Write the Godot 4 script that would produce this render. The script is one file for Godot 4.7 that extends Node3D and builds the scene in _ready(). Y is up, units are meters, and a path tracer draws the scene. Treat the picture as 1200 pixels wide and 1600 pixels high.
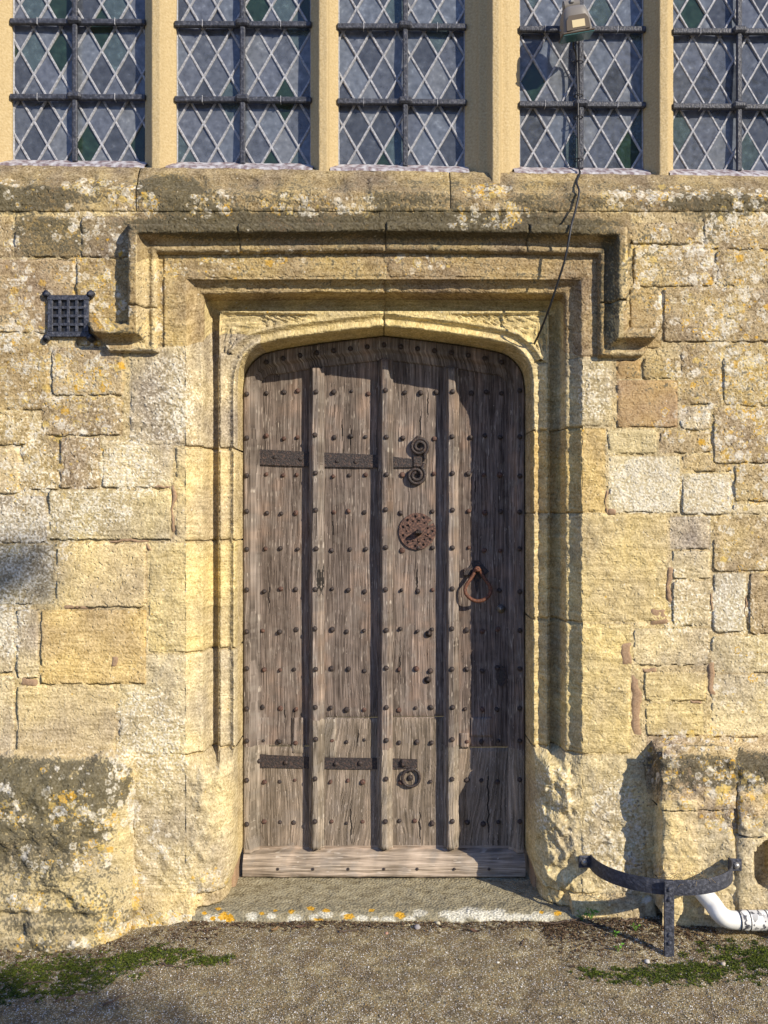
extends Node3D
# An old church wall with an oak door under a square hood mould, a leaded window above, a gravel path below.
# Metres, y up. The wall face is z = 0 and the camera looks along -z. One photograph pixel is 2.5 mm on the wall face.

const CAM := Vector3(0.0, 1.55, 3.5)
const F := 1400.0
var noise_a := FastNoiseLite.new()
var noise_b := FastNoiseLite.new()
var rng := RandomNumberGenerator.new()
var M := {}
var taken := {}

# ---------------------------------------------------------------- helpers
func at(px: float, py: float, z: float) -> Vector3:
	var s := (CAM.z - z) / F
	return Vector3((px - 600.0) * s, CAM.y - (py - 800.0) * s, z)

func fbm(x: float, y: float, z: float = 0.0) -> float:
	return noise_a.get_noise_3d(x, y, z)

func sm(a: float, b: float, x: float) -> float:
	return smoothstep(a, b, x)

func mat(called: String, c: Color, rough := 0.9, metal := 0.0, spec := 0.3) -> StandardMaterial3D:
	var m := StandardMaterial3D.new()
	m.resource_name = called
	m.albedo_color = c
	m.roughness = rough
	m.metallic = metal
	m.metallic_specular = spec
	return m

func lin(r: float, g: float, b: float, a := 1.0) -> Color:
	var c := Color(r, g, b).linear_to_srgb()
	c.a = a
	return c

func numbered(called: String) -> String:
	var n: int = taken.get(called, 0)
	taken[called] = n + 1
	return called if n == 0 else "%s_%03d" % [called, n]

func thing(called: String, label: String, category: String, where := Vector3.ZERO, group := "") -> Node3D:
	var o := Node3D.new()
	o.name = numbered(called)
	add_child(o)
	o.position = where
	tag(o, label, category, group)
	return o

func tag(o: Node, label: String, category: String, group := "") -> void:
	o.set_meta("label", label)
	o.set_meta("category", category)
	if group != "":
		o.set_meta("group", group)

func part(called: String, mesh: Mesh, m: Material, parent: Node, where := Vector3.ZERO) -> MeshInstance3D:
	var o := MeshInstance3D.new()
	o.name = called if parent != self else numbered(called)
	o.mesh = mesh
	o.material_override = m
	parent.add_child(o, true)
	o.position = where
	return o

func holder(called: String, parent: Node) -> Node3D:
	var o := Node3D.new()
	o.name = called
	parent.add_child(o, true)
	return o

# uv kinds: 2 door map, 3 metres in xz, the rest the wall map, leaning a little with depth so that side faces carry grain too
const LEAN := {0: Vector2(0.55, 0), 1: Vector2(0, 0.55), 4: Vector2(0.55, 0.55), 5: Vector2(-0.55, 0), 6: Vector2(-0.55, 0.55), 7: Vector2(-0.45, -0.2), 8: Vector2(0.55, -0.55), 9: Vector2(0, -0.55)}
func uv_of(p: Vector3, kind: int) -> Vector2:
	if kind == 2:
		return Vector2((p.x + 0.5 * (p.z + 0.36) + 0.64) / 1.28, (2.33 - p.y) / 2.38)
	if kind == 3:
		return Vector2(p.x, p.z)
	if kind == 10:
		return Vector2(p.x, p.z - p.y)
	var l: Vector2 = LEAN[kind]
	return Vector2((p.x + l.x * p.z + 1.75) / 3.5, (2.95 - p.y - l.y * p.z) / 3.1)

func mesh_from(v: PackedVector3Array, n: PackedVector3Array, uv: PackedVector2Array, idx: PackedInt32Array, col := PackedColorArray()) -> ArrayMesh:
	var a := []
	a.resize(Mesh.ARRAY_MAX)
	a[Mesh.ARRAY_VERTEX] = v
	if n.size() == v.size():
		a[Mesh.ARRAY_NORMAL] = n
	if uv.size() == v.size():
		a[Mesh.ARRAY_TEX_UV] = uv
	if col.size() == v.size():
		a[Mesh.ARRAY_COLOR] = col
	a[Mesh.ARRAY_INDEX] = idx
	var m := ArrayMesh.new()
	m.add_surface_from_arrays(Mesh.PRIMITIVE_TRIANGLES, a)
	return m

# A grid of (nu+1) x (nv+1) points. Seen from the front, u runs right and v runs up.
func grid(nu: int, nv: int, f: Callable, kind: int) -> ArrayMesh:
	var w := nu + 1
	var v := PackedVector3Array()
	v.resize(w * (nv + 1))
	var uv := PackedVector2Array()
	uv.resize(v.size())
	for j in nv + 1:
		for i in w:
			var p: Vector3 = f.call(i, j)
			v[j * w + i] = p
			uv[j * w + i] = uv_of(p, kind)
	var n := PackedVector3Array()
	n.resize(v.size())
	for j in nv + 1:
		for i in w:
			var du := v[j * w + mini(i + 1, nu)] - v[j * w + maxi(i - 1, 0)]
			var dv := v[mini(j + 1, nv) * w + i] - v[maxi(j - 1, 0) * w + i]
			var c := du.cross(dv)
			n[j * w + i] = c.normalized() if c.length_squared() > 1e-18 else Vector3.BACK
	var idx := PackedInt32Array()
	idx.resize(nu * nv * 6)
	var k := 0
	for j in nv:
		for i in nu:
			var a := j * w + i
			idx[k] = a; idx[k + 1] = a + w; idx[k + 2] = a + 1
			idx[k + 3] = a + 1; idx[k + 4] = a + w; idx[k + 5] = a + w + 1
			k += 6
	return mesh_from(v, n, uv, idx)

# A box with chamfered edges, in its own axes, uv in metres or from the door map when placed at "where".
func bevel_box(size: Vector3, b: float) -> ArrayMesh:
	var st := SurfaceTool.new()
	st.begin(Mesh.PRIMITIVE_TRIANGLES)
	var h := size * 0.5
	st.set_smooth_group(-1)
	var axes := [[Vector3.RIGHT, Vector3.UP, Vector3.BACK], [Vector3.UP, Vector3.BACK, Vector3.RIGHT], [Vector3.BACK, Vector3.RIGHT, Vector3.UP]]
	for ax in axes:
		for s: float in [-1.0, 1.0]:
			var n: Vector3 = ax[2] * s
			var a: Vector3 = ax[0] * s
			var c: Vector3 = ax[1]
			var o: Vector3 = n * n.abs().dot(h)
			var ha: float = (ax[0] as Vector3).dot(h) - b
			var hc: float = c.dot(h) - b
			quad(st, o - a * ha - c * hc, o + a * ha - c * hc, o + a * ha + c * hc, o - a * ha + c * hc)
	# edges
	for ax in axes:
		var u: Vector3 = ax[0]
		var v: Vector3 = ax[1]
		var w: Vector3 = ax[2]
		var hw := w.dot(h) - b
		for q in [[1, 1], [-1, 1], [-1, -1], [1, -1]]:
			var pu: Vector3 = u * q[0]
			var pv: Vector3 = v * q[1]
			var p1 := pu * u.dot(h) + pv * (v.dot(h) - b)
			var p2 := pu * (u.dot(h) - b) + pv * v.dot(h)
			if q[0] * q[1] > 0:
				quad(st, p1 - w * hw, p2 - w * hw, p2 + w * hw, p1 + w * hw)
			else:
				quad(st, p2 - w * hw, p1 - w * hw, p1 + w * hw, p2 + w * hw)
	for x: float in [-1.0, 1.0]:
		for y: float in [-1.0, 1.0]:
			for z: float in [-1.0, 1.0]:
				var px := Vector3(x * h.x, y * (h.y - b), z * (h.z - b))
				var py := Vector3(x * (h.x - b), y * h.y, z * (h.z - b))
				var pz := Vector3(x * (h.x - b), y * (h.y - b), z * h.z)
				if x * y * z > 0:
					tri(st, px, py, pz)
				else:
					tri(st, px, pz, py)
	st.generate_normals()
	return st.commit()

# counter-clockwise from outside in; Godot's front is clockwise
func tri(st: SurfaceTool, a: Vector3, b: Vector3, c: Vector3) -> void:
	for p: Vector3 in [a, c, b]:
		st.set_uv(Vector2(p.x, p.y))
		st.add_vertex(p)

func quad(st: SurfaceTool, a: Vector3, b: Vector3, c: Vector3, d: Vector3) -> void:
	tri(st, a, b, c)
	tri(st, a, c, d)

func tube(pts: PackedVector3Array, radii: PackedFloat32Array, sides := 8, squash := 1.0, squash_axis := Vector3.ZERO, closed := false) -> ArrayMesh:
	var v := PackedVector3Array()
	var n := PackedVector3Array()
	var uv := PackedVector2Array()
	var idx := PackedInt32Array()
	var cnt := pts.size()
	var ref := Vector3.UP
	var prev := Vector3.ZERO
	for i in cnt:
		var t: Vector3
		if closed:
			t = pts[(i + 1) % cnt] - pts[(i - 1 + cnt) % cnt]
		else:
			t = pts[mini(i + 1, cnt - 1)] - pts[maxi(i - 1, 0)]
		t = t.normalized()
		if prev == Vector3.ZERO:
			ref = Vector3.UP if absf(t.y) < 0.9 else Vector3.RIGHT
			prev = t.cross(ref).normalized()
		var a := (prev - t * prev.dot(t)).normalized()
		prev = a
		var b := t.cross(a)
		for k in sides:
			var ang := TAU * k / sides
			var d := a * cos(ang) + b * sin(ang)
			var off := d
			if squash != 1.0:
				off = d - squash_axis * d.dot(squash_axis) * (1.0 - squash)
			v.append(pts[i] + off * radii[mini(i, radii.size() - 1)])
			n.append(d)
			uv.append(Vector2(float(k) / sides, i * 0.05))
	var rings := cnt if closed else cnt - 1
	for i in rings:
		for k in sides:
			var p := i * sides + k
			var q := i * sides + (k + 1) % sides
			var r := ((i + 1) % cnt) * sides + k
			var s := ((i + 1) % cnt) * sides + (k + 1) % sides
			idx.append_array([p, r, q, q, r, s])
	if not closed:
		for e in [0, cnt - 1]:
			var c := v.size()
			v.append(pts[e])
			var dirn := (pts[e] - pts[1 if e == 0 else cnt - 2]).normalized()
			n.append(dirn)
			uv.append(Vector2.ZERO)
			for k in sides:
				var p2: int = e * sides + k
				var q2: int = e * sides + (k + 1) % sides
				if e == 0:
					idx.append_array([c, p2, q2])
				else:
					idx.append_array([c, q2, p2])
	return mesh_from(v, n, uv, idx)

func r1(r: float) -> PackedFloat32Array:
	return PackedFloat32Array([r])

func smooth_path(ctrl: PackedVector3Array, steps: int) -> PackedVector3Array:
	var c := Curve3D.new()
	for i in ctrl.size():
		var t := (ctrl[mini(i + 1, ctrl.size() - 1)] - ctrl[maxi(i - 1, 0)]) / 6.0
		c.add_point(ctrl[i], -t, t)
	var out := PackedVector3Array()
	for i in steps + 1:
		out.append(c.sample_baked(c.get_baked_length() * i / steps, true))
	return out

# ---------------------------------------------------------------- textures
const TW := 1400   # wall map: 1 texel = 2.5 mm, x from -1.75, y from 2.95 down
const TH := 1240

func noise_bytes(w: int, h: int, freq: float, oct: int, sd: int, kind := FastNoiseLite.TYPE_SIMPLEX_SMOOTH) -> PackedByteArray:
	var n := FastNoiseLite.new()
	n.noise_type = kind
	n.seed = sd
	n.frequency = freq
	n.fractal_octaves = oct
	n.fractal_type = FastNoiseLite.FRACTAL_FBM if oct > 1 else FastNoiseLite.FRACTAL_NONE
	return n.get_image(w, h).get_data()

func stretched(w: int, h: int, sx: int, sy: int, freq: float, oct: int, sd: int) -> PackedByteArray:
	var n := FastNoiseLite.new()
	n.noise_type = FastNoiseLite.TYPE_SIMPLEX_SMOOTH
	n.seed = sd
	n.frequency = freq
	n.fractal_octaves = oct
	var im := n.get_image(int(ceil(float(w) / sx)), int(ceil(float(h) / sy)))
	im.resize(w, h, Image.INTERPOLATE_CUBIC)
	return im.get_data()

# A soft mask painted with ellipses [px, py, rx, ry, strength 0..1], one byte per texel.
func blob_mask(blobs: Array) -> PackedByteArray:
	var w := 140
	var h := 124
	var im := Image.create(w, h, false, Image.FORMAT_L8)
	for j in h:
		for i in w:
			var px := i * 10.0 - 95.0
			var py := j * 10.0 + 245.0
			var s := 0.0
			for b in blobs:
				var dx: float = (px - b[0]) / b[2]
				var dy: float = (py - b[1]) / b[3]
				var d := dx * dx + dy * dy
				if d < 1.6:
					s = maxf(s, b[4] * (1.0 - sm(0.5, 1.6, d)))
			im.set_pixel(i, j, Color(s, s, s))
	im.resize(TW, TH, Image.INTERPOLATE_CUBIC)
	return im.get_data()

# stone kinds: [r, g, b, tone spread, strata, pits, grey crust]
const KIND := {
	"O": [190, 171, 124, 16, 0.6, 0.5, 0.12],   # smooth ochre ashlar
	"P": [190, 170, 125, 17, 0.2, 1.0, 0.22],  # pitted ochre
	"R": [188, 162, 108, 17, 0.45, 0.7, 0.12],   # orange ochre
	"C": [184, 169, 132, 18, 0.5, 0.6, 0.40],   # cream
	"G": [166, 153, 125, 21, 0.2, 0.8, 0.60],   # grey crusted
	"B": [152, 131, 94, 19, 0.6, 0.5, 0.25],    # brown
	"Y": [158, 139, 104, 22, 0.3, 0.8, 0.45],    # brownish, lichened
	"W": [188, 176, 148, 15, 0.1, 0.6, 0.58],   # whitish
	"N": [158, 130, 88, 13, 0.3, 0.4, 0.12],    # warm brown block
	"D": [128, 112, 82, 18, 0.3, 0.6, 0.2],    # drab
	"M": [178, 160, 120, 20, 0.0, 1.0, 0.42],   # mortar
}

# [x0, y0, x1, y1, kind] in photograph pixels on the wall face
var STONES := [
	[-75, 338, 20, 402, "Y"], [22, 338, 124, 402, "D"], [126, 338, 204, 403, "D"],
	[-75, 405, 117, 520, "B"], [119, 405, 204, 540, "B"],
	[-75, 523, 76, 641, "B"], [80, 543, 192, 618, "Y"], [64, 621, 191, 681, "Y"], [-75, 644, 45, 696, "Y"],
	[-75, 700, 30, 772, "P"], [33, 684, 91, 766, "Y"], [93, 684, 156, 764, "Y"], [159, 688, 270, 763, "C"],
	[-75, 775, 73, 849, "G"], [76, 766, 268, 844, "C"],
	[-75, 852, 83, 944, "G"], [87, 849, 228, 949, "P"],
	[-75, 948, 22, 1052, "G"], [25, 952, 60, 1060, "C"], [63, 953, 228, 1069, "R"],
	[-75, 1056, 22, 1184, "C"], [26, 1072, 181, 1186, "O"],
	# right
	[985, 348, 1096, 382, "Y"], [1099, 338, 1275, 390, "Y"], [990, 386, 1115, 448, "Y"], [1118, 393, 1275, 446, "Y"],
	[983, 450, 1033, 545, "B"], [1036, 450, 1275, 535, "Y"], [963, 562, 1001, 592, "N"], [1004, 560, 1061, 592, "Y"],
	[964, 594, 1059, 668, "N"], [1063, 538, 1127, 632, "Y"], [1130, 538, 1275, 634, "Y"], [1063, 635, 1111, 672, "G"],
	[1114, 637, 1275, 724, "Y"], [949, 671, 1027, 710, "C"], [1030, 675, 1111, 708, "Y"], [1065, 711, 1144, 737, "Y"],
	[951, 713, 1062, 801, "W"], [1065, 740, 1142, 804, "W"], [1147, 727, 1275, 784, "Y"], [1145, 787, 1275, 805, "C"],
	[1047, 807, 1110, 858, "G"], [1114, 808, 1275, 893, "Y"], [1050, 861, 1110, 905, "C"], [1050, 908, 1110, 978, "C"],
	[1114, 896, 1166, 988, "W"], [1170, 896, 1275, 991, "Y"], [990, 982, 1106, 1040, "C"], [1112, 994, 1275, 1051, "C"],
	[1006, 1050, 1104, 1096, "O"], [1009, 1099, 1099, 1150, "O"], [1112, 1054, 1275, 1152, "C"],
]
# jamb stones: [y0, y1, outer edge, kind]
var JAMB_L := [[541, 696, 202, "G"], [699, 845, 273, "O"], [848, 1020, 231, "O"], [1023, 1180, 185, "C"], [1183, 1398, 207, "C"]]
var JAMB_R := [[558, 667, 956, "C"], [669, 801, 946, "R"], [803, 972, 1043, "O"], [975, 1178, 986, "O"], [1181, 1396, 1010, "C"]]
# pieces above the door, as map colours only: the lintel and hood have their own meshes
var OVER := [[205, 332, 985, 402, "D"], [248, 400, 601, 556, "B"], [603, 400, 958, 562, "B"], [330, 486, 870, 600, "O"], [-100, 240, 1300, 300, "D"], [-100, 298, 1300, 330, "Y"]]

func make_wall_maps() -> void:
	var ids := Image.create(TW, TH, false, Image.FORMAT_L8)
	var params := [KIND.M]
	var all: Array = []
	for s in OVER:
		all.append(s)
	for j in JAMB_L:
		all.append([j[2], j[0], 400, j[1], j[3]])
	for j in JAMB_R:
		all.append([800, j[0], j[2], j[1], j[3]])
	for s in STONES:
		all.append(s)
	all.append([-100, 1184, 206, 1480, "C"])
	all.append([1010, 1148, 1300, 1300, "Y"])
	all.append([1010, 1262, 1100, 1480, "O"])
	all.append([1100, 1290, 1300, 1480, "C"])
	for s in all:
		var k: Array = (KIND[s[4]] as Array).duplicate()
		var f := rng.randf_range(-0.8, 0.8)
		for q in 3:
			k[q] = lerpf(k[q], [172, 156, 122][q], 0.24)
		k[0] += f * 7.0; k[1] += f * 7.0; k[2] += f * 6.0 + rng.randf_range(-4, 4)
		params.append(k)
		var id := params.size() - 1
		ids.fill_rect(Rect2i(int(s[0]) + 100, int(s[1]) - 240, int(s[2] - s[0]), int(s[3] - s[1])), Color8(id, id, id))
	var idb := ids.get_data()
	var pr := PackedFloat32Array(); var pg := PackedFloat32Array(); var pb := PackedFloat32Array()
	var pv := PackedFloat32Array(); var pst := PackedFloat32Array(); var ppi := PackedFloat32Array(); var pcr := PackedFloat32Array()
	for k in params:
		pr.append(k[0]); pg.append(k[1]); pb.append(k[2]); pv.append(k[3]); pst.append(k[4]); ppi.append(k[5]); pcr.append(k[6])
	var n_big := noise_bytes(TW, TH, 0.008, 4, 11)
	var n_mid := noise_bytes(TW, TH, 0.035, 4, 12)
	var n_fine := noise_bytes(TW, TH, 0.16, 3, 13)
	var n_grit := noise_bytes(TW, TH, 0.45, 1, 14, FastNoiseLite.TYPE_VALUE)
	var n_strata := stretched(TW, TH, 9, 1, 0.11, 3, 15)
	var n_dust := noise_bytes(TW, TH, 0.9, 1, 17, FastNoiseLite.TYPE_VALUE)
	var n_flake := stretched(TW, TH, 5, 1, 0.035, 3, 18)
	var n_pit := noise_bytes(TW, TH, 0.11, 2, 16)
	# dark patches (algae, grime, plinth shade painted in, darker hood parts), then pale crust
	var dark := blob_mask([
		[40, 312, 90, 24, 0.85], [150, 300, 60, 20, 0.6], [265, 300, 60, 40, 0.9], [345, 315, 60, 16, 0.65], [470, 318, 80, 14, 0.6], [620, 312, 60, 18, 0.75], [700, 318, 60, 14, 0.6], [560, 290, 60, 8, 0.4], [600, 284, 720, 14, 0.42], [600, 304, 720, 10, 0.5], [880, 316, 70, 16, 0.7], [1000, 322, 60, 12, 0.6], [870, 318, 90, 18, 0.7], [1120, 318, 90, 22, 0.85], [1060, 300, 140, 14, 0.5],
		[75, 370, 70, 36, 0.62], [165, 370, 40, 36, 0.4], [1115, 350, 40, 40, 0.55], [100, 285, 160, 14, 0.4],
		[400, 350, 220, 20, 0.95], [700, 350, 270, 20, 1.0], [600, 378, 330, 9, 0.45], [960, 420, 26, 80, 0.75], [950, 500, 20, 60, 0.55], [600, 440, 300, 16, 0.35], [600, 410, 330, 14, 0.35], [220, 440, 18, 70, 0.2],  # hood nose weathered; its hollow and right leg simply darker
		[90, 480, 190, 170, 0.34], [1100, 480, 170, 190, 0.36], [600, 420, 400, 40, 0.36], [1000, 420, 40, 80, 0.4], [1100, 700, 150, 120, 0.24], [180, 510, 50, 14, 0.45], [1000, 520, 40, 12, 0.5],
		[90, 1230, 110, 46, 0.98], [35, 1300, 110, 60, 0.85], [115, 1295, 60, 34, 0.8], [20, 1225, 90, 46, 0.95], [150, 1222, 60, 40, 0.9], [30, 1350, 90, 40, 0.6], [80, 1380, 120, 110, 0.5], [150, 1330, 50, 40, 0.35], [100, 1425, 120, 22, 0.72], [40, 1470, 120, 25, 0.75], [-60, 1330, 60, 200, 0.7],  # left plinth: real dirt, with tree shade painted into the same patches
		[1090, 1192, 90, 26, 0.85], [1150, 1212, 80, 36, 0.95], [1060, 1226, 50, 26, 0.75], [990, 1300, 26, 90, 0.25],  # last ellipse paints the cast shadow of the plinth beside it
	])
	var crust := blob_mask([
		[40, 830, 80, 110, 0.55], [110, 740, 110, 70, 0.4], [130, 800, 90, 40, 0.6], [200, 730, 60, 50, 0.55], [260, 630, 45, 80, 0.5], [230, 1140, 60, 70, 0.55], [250, 1210, 60, 50, 0.35],
		[15, 970, 40, 60, 0.6], [60, 545, 80, 60, 0.45], [30, 480, 60, 90, 0.3], [110, 650, 110, 60, 0.35], [1150, 430, 70, 60, 0.35], [1150, 620, 70, 90, 0.35], [930, 610, 30, 50, 0.6],
		[1010, 760, 60, 50, 0.6], [1100, 775, 50, 40, 0.5], [1140, 940, 40, 50, 0.6], [1150, 1010, 70, 50, 0.35], [1060, 940, 40, 60, 0.45], [960, 1300, 50, 90, 0.55], [860, 1260, 50, 60, 0.4],
		[130, 1175, 80, 12, 0.6], [260, 1300, 60, 90, 0.3],
	])
	var rgb := PackedByteArray()
	rgb.resize(TW * TH * 3)
	var hgt := PackedByteArray()
	hgt.resize(TW * TH)
	for p in TW * TH:
		var id := idb[p]
		var big := n_big[p] / 255.0
		var mid := n_mid[p] / 255.0
		var fine := n_fine[p] / 255.0
		var grit := n_grit[p] / 255.0
		var stra := n_strata[p] / 255.0
		var st := pst[id]
		var dust := n_dust[p] / 255.0
		var t := (mid - 0.5) * 2.0 + (fine - 0.5) * 1.7 + (grit - 0.5) * 1.8 + (dust - 0.5) * 2.6 + (stra - 0.5) * 2.4 * st + (big - 0.5) * 2.4
		t *= pv[id]
		var r := pr[id] + t
		var g := pg[id] + t * 0.98
		var b := pb[id] + t * 0.9
		if dust < 0.16:
			t -= (0.16 - dust) * 190.0
			r += (dust - 0.16) * 150.0; g += (dust - 0.16) * 150.0; b += (dust - 0.16) * 140.0
		# ochre blush
		var bl := (big - 0.5) * 26.0
		r += bl * 0.2
		b -= bl * 0.9
		var h := 0.52 + (mid - 0.5) * 0.24 + (fine - 0.5) * 0.18 + (grit - 0.5) * 0.18 + (dust - 0.5) * 0.16 + (stra - 0.5) * st * 0.8
		var pit := n_pit[p] / 255.0
		if pit < 0.27:
			h -= ppi[id] * minf(1.0, (0.27 - pit) * 11.0) * 0.6
		var fk := absf(n_flake[p] / 255.0 - 0.5)
		if fk < 0.022 and big > 0.38:
			h -= (1.0 - fk / 0.022) * (0.12 + 0.35 * st)
		# pale crust, grainy
		var c := pcr[id] * 0.55 + crust[p] / 255.0
		var cm := big * 0.28 + mid * 0.30 + fine * 0.42 + (grit - 0.5) * 0.4
		var k := clampf((cm - (0.93 - c * 0.62)) * 4.5, 0.0, 1.0) * 0.68
		if k > 0.0:
			var cv := 192.0 + (grit - 0.5) * 60.0 + (fine - 0.5) * 50.0 + (dust - 0.5) * 50.0
			r += (cv - r) * k; g += (cv - 5.0 - g) * k; b += (cv - 20.0 - b) * k
			h += k * 0.05 + k * (grit - 0.5) * 0.14
		# dark patches: algae, grime, painted plinth shade, darker hood parts
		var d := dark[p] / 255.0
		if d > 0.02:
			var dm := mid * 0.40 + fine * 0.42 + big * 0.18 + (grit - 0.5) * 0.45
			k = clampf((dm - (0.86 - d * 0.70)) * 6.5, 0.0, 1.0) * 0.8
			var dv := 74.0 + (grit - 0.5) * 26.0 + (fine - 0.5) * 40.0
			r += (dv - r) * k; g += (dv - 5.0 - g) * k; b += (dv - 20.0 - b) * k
		rgb[p * 3] = int(clampf(r, 0.0, 255.0))
		rgb[p * 3 + 1] = int(clampf(g, 0.0, 255.0))
		rgb[p * 3 + 2] = int(clampf(b, 0.0, 255.0))
		hgt[p] = int(clampf(h * 255.0, 0.0, 255.0))
	# lichen rosettes: [px, py, rx, ry, count, share of yellow]
	var fields := [
		[160, 290, 60, 18, 60, 0.6], [210, 320, 40, 22, 60, 0.75], [30, 290, 60, 20, 20, 0.1], [330, 320, 40, 20, 35, 0.45], [470, 320, 60, 16, 40, 0.6], [560, 320, 40, 16, 20, 0.3],
		[760, 295, 40, 16, 60, 0.95], [770, 335, 60, 14, 50, 0.8], [1000, 310, 60, 26, 50, 0.35], [1060, 300, 120, 16, 60, 0.3], [1180, 310, 40, 24, 40, 0.4], [1150, 345, 60, 24, 60, 0.15],
		[20, 350, 40, 40, 24, 0.4], [115, 350, 40, 30, 30, 0.3], [160, 375, 45, 30, 30, 0.4], [10, 430, 50, 30, 26, 0.45], [40, 470, 40, 50, 60, 0.45], [130, 430, 40, 30, 40, 0.6], [165, 470, 30, 36, 50, 0.75],
		[30, 540, 60, 40, 110, 0.4], [50, 600, 60, 40, 70, 0.4], [140, 570, 50, 36, 90, 0.8], [130, 640, 60, 40, 90, 0.7], [30, 670, 40, 40, 30, 0.3], [100, 700, 60, 50, 50, 0.5],
		[30, 740, 40, 60, 30, 0.4], [60, 820, 60, 60, 40, 0.2], [330, 420, 90, 20, 40, 0.7], [430, 400, 150, 14, 30, 0.6], [650, 410, 60, 14, 22, 0.6], [250, 470, 10, 60, 24, 0.5],
		[1050, 400, 70, 50, 120, 0.55], [1140, 400, 70, 60, 150, 0.5], [1100, 480, 90, 50, 130, 0.55], [1160, 520, 60, 60, 130, 0.6], [1090, 580, 50, 40, 60, 0.6], [1170, 600, 50, 60, 130, 0.75], [1160, 690, 60, 50, 120, 0.75],
		[1010, 420, 30, 60, 30, 0.4], [1080, 660, 60, 40, 40, 0.5], [1170, 760, 50, 40, 40, 0.5], [1160, 850, 60, 50, 40, 0.3], [1150, 1060, 60, 60, 30, 0.5], [1100, 1150, 90, 10, 40, 0.6],
		[1040, 1190, 40, 40, 40, 0.8], [1110, 1230, 60, 60, 70, 0.8], [1160, 1260, 50, 50, 70, 0.9], [1150, 1300, 50, 20, 20, 0.8], [960, 1300, 50, 80, 50, 0.0], [1000, 1380, 60, 30, 24, 0.2],
		[20, 1265, 30, 20, 26, 0.9], [110, 1255, 40, 30, 60, 0.85], [90, 1240, 100, 50, 50, 0.15], [165, 1280, 30, 26, 30, 0.9], [130, 1330, 40, 24, 40, 0.9], [50, 1340, 60, 30, 24, 0.5], [130, 1395, 40, 14, 26, 0.9],
		[40, 1395, 40, 14, 30, 0.95], [180, 1440, 40, 26, 60, 0.95], [70, 1460, 70, 16, 30, 0.6], [205, 1260, 8, 40, 46, 0.05], [180, 1200, 16, 20, 30, 0.1], [240, 1320, 30, 40, 24, 0.1], [260, 1435, 40, 12, 70, 0.95], [330, 1380, 40, 20, 40, 0.8], [215, 1400, 8, 50, 40, 0.8],
	]
	for fl in fields:
		for q in int(fl[4] * 1.35):
			var ang := rng.randf() * TAU
			var rad := sqrt(rng.randf())
			var cx := int(fl[0] + cos(ang) * rad * fl[2]) + 100
			var cy := int(fl[1] + sin(ang) * rad * fl[3]) - 240
			var yellow := rng.randf() < float(fl[5])
			stamp(rgb, hgt, n_fine, n_grit, cx, cy, rng.randf_range(0.9, 2.6) + (rng.randf_range(1.0, 5.0) if rng.randf() < 0.34 else 0.0), yellow and rng.randf() < 0.75)
	for q in 1500:   # single small white spots everywhere
		stamp(rgb, hgt, n_fine, n_grit, rng.randi_range(0, TW - 1), rng.randi_range(0, TH - 1), rng.randf_range(0.7, 1.5), rng.randf() < 0.12)
	var im := Image.create_from_data(TW, TH, false, Image.FORMAT_RGB8, rgb)
	var hm := Image.create_from_data(TW, TH, false, Image.FORMAT_L8, hgt)
	var m := mat("limestone", Color.WHITE, 0.95, 0.0, 0.2)
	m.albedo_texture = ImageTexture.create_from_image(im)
	m.heightmap_enabled = true
	m.heightmap_texture = ImageTexture.create_from_image(hm)
	m.heightmap_scale = 0.68
	m.texture_repeat = false
	M.stone = m

func stamp(rgb: PackedByteArray, hgt: PackedByteArray, nf: PackedByteArray, ng: PackedByteArray, cx: int, cy: int, r: float, yellow: bool) -> void:
	var ri := int(ceil(r)) + 1
	var ring := r > 2.3 and rng.randf() < 0.8
	var white := Vector3(206, 200, 184)
	var yel := Vector3(196, 150, 54) if rng.randf() < 0.45 else Vector3(190, 164, 92)
	var strength := rng.randf_range(0.55, 0.95)
	for y in range(maxi(0, cy - ri), mini(TH, cy + ri + 1)):
		for x in range(maxi(0, cx - ri), mini(TW, cx + ri + 1)):
			var p := y * TW + x
			var d := sqrt(float((x - cx) * (x - cx) + (y - cy) * (y - cy))) / r + (nf[p] - 128) / 255.0 * 1.1
			if d > 1.0:
				continue
			var c := white
			var a := strength
			if ring:
				if d > 0.72:
					c = yel if yellow else white
				elif d > 0.38:
					c = white
					a *= 0.75
				else:
					c = Vector3(166, 152, 120)
					a *= 0.5
			elif yellow:
				c = yel
			a *= 0.75 + (ng[p] - 128) / 255.0 * 0.6
			rgb[p * 3] = int(lerpf(rgb[p * 3], c.x, a))
			rgb[p * 3 + 1] = int(lerpf(rgb[p * 3 + 1], c.y, a))
			rgb[p * 3 + 2] = int(lerpf(rgb[p * 3 + 2], c.z, a))
			hgt[p] = mini(255, hgt[p] + int(14 * a))

const DW := 711
const DH := 1322
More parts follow.
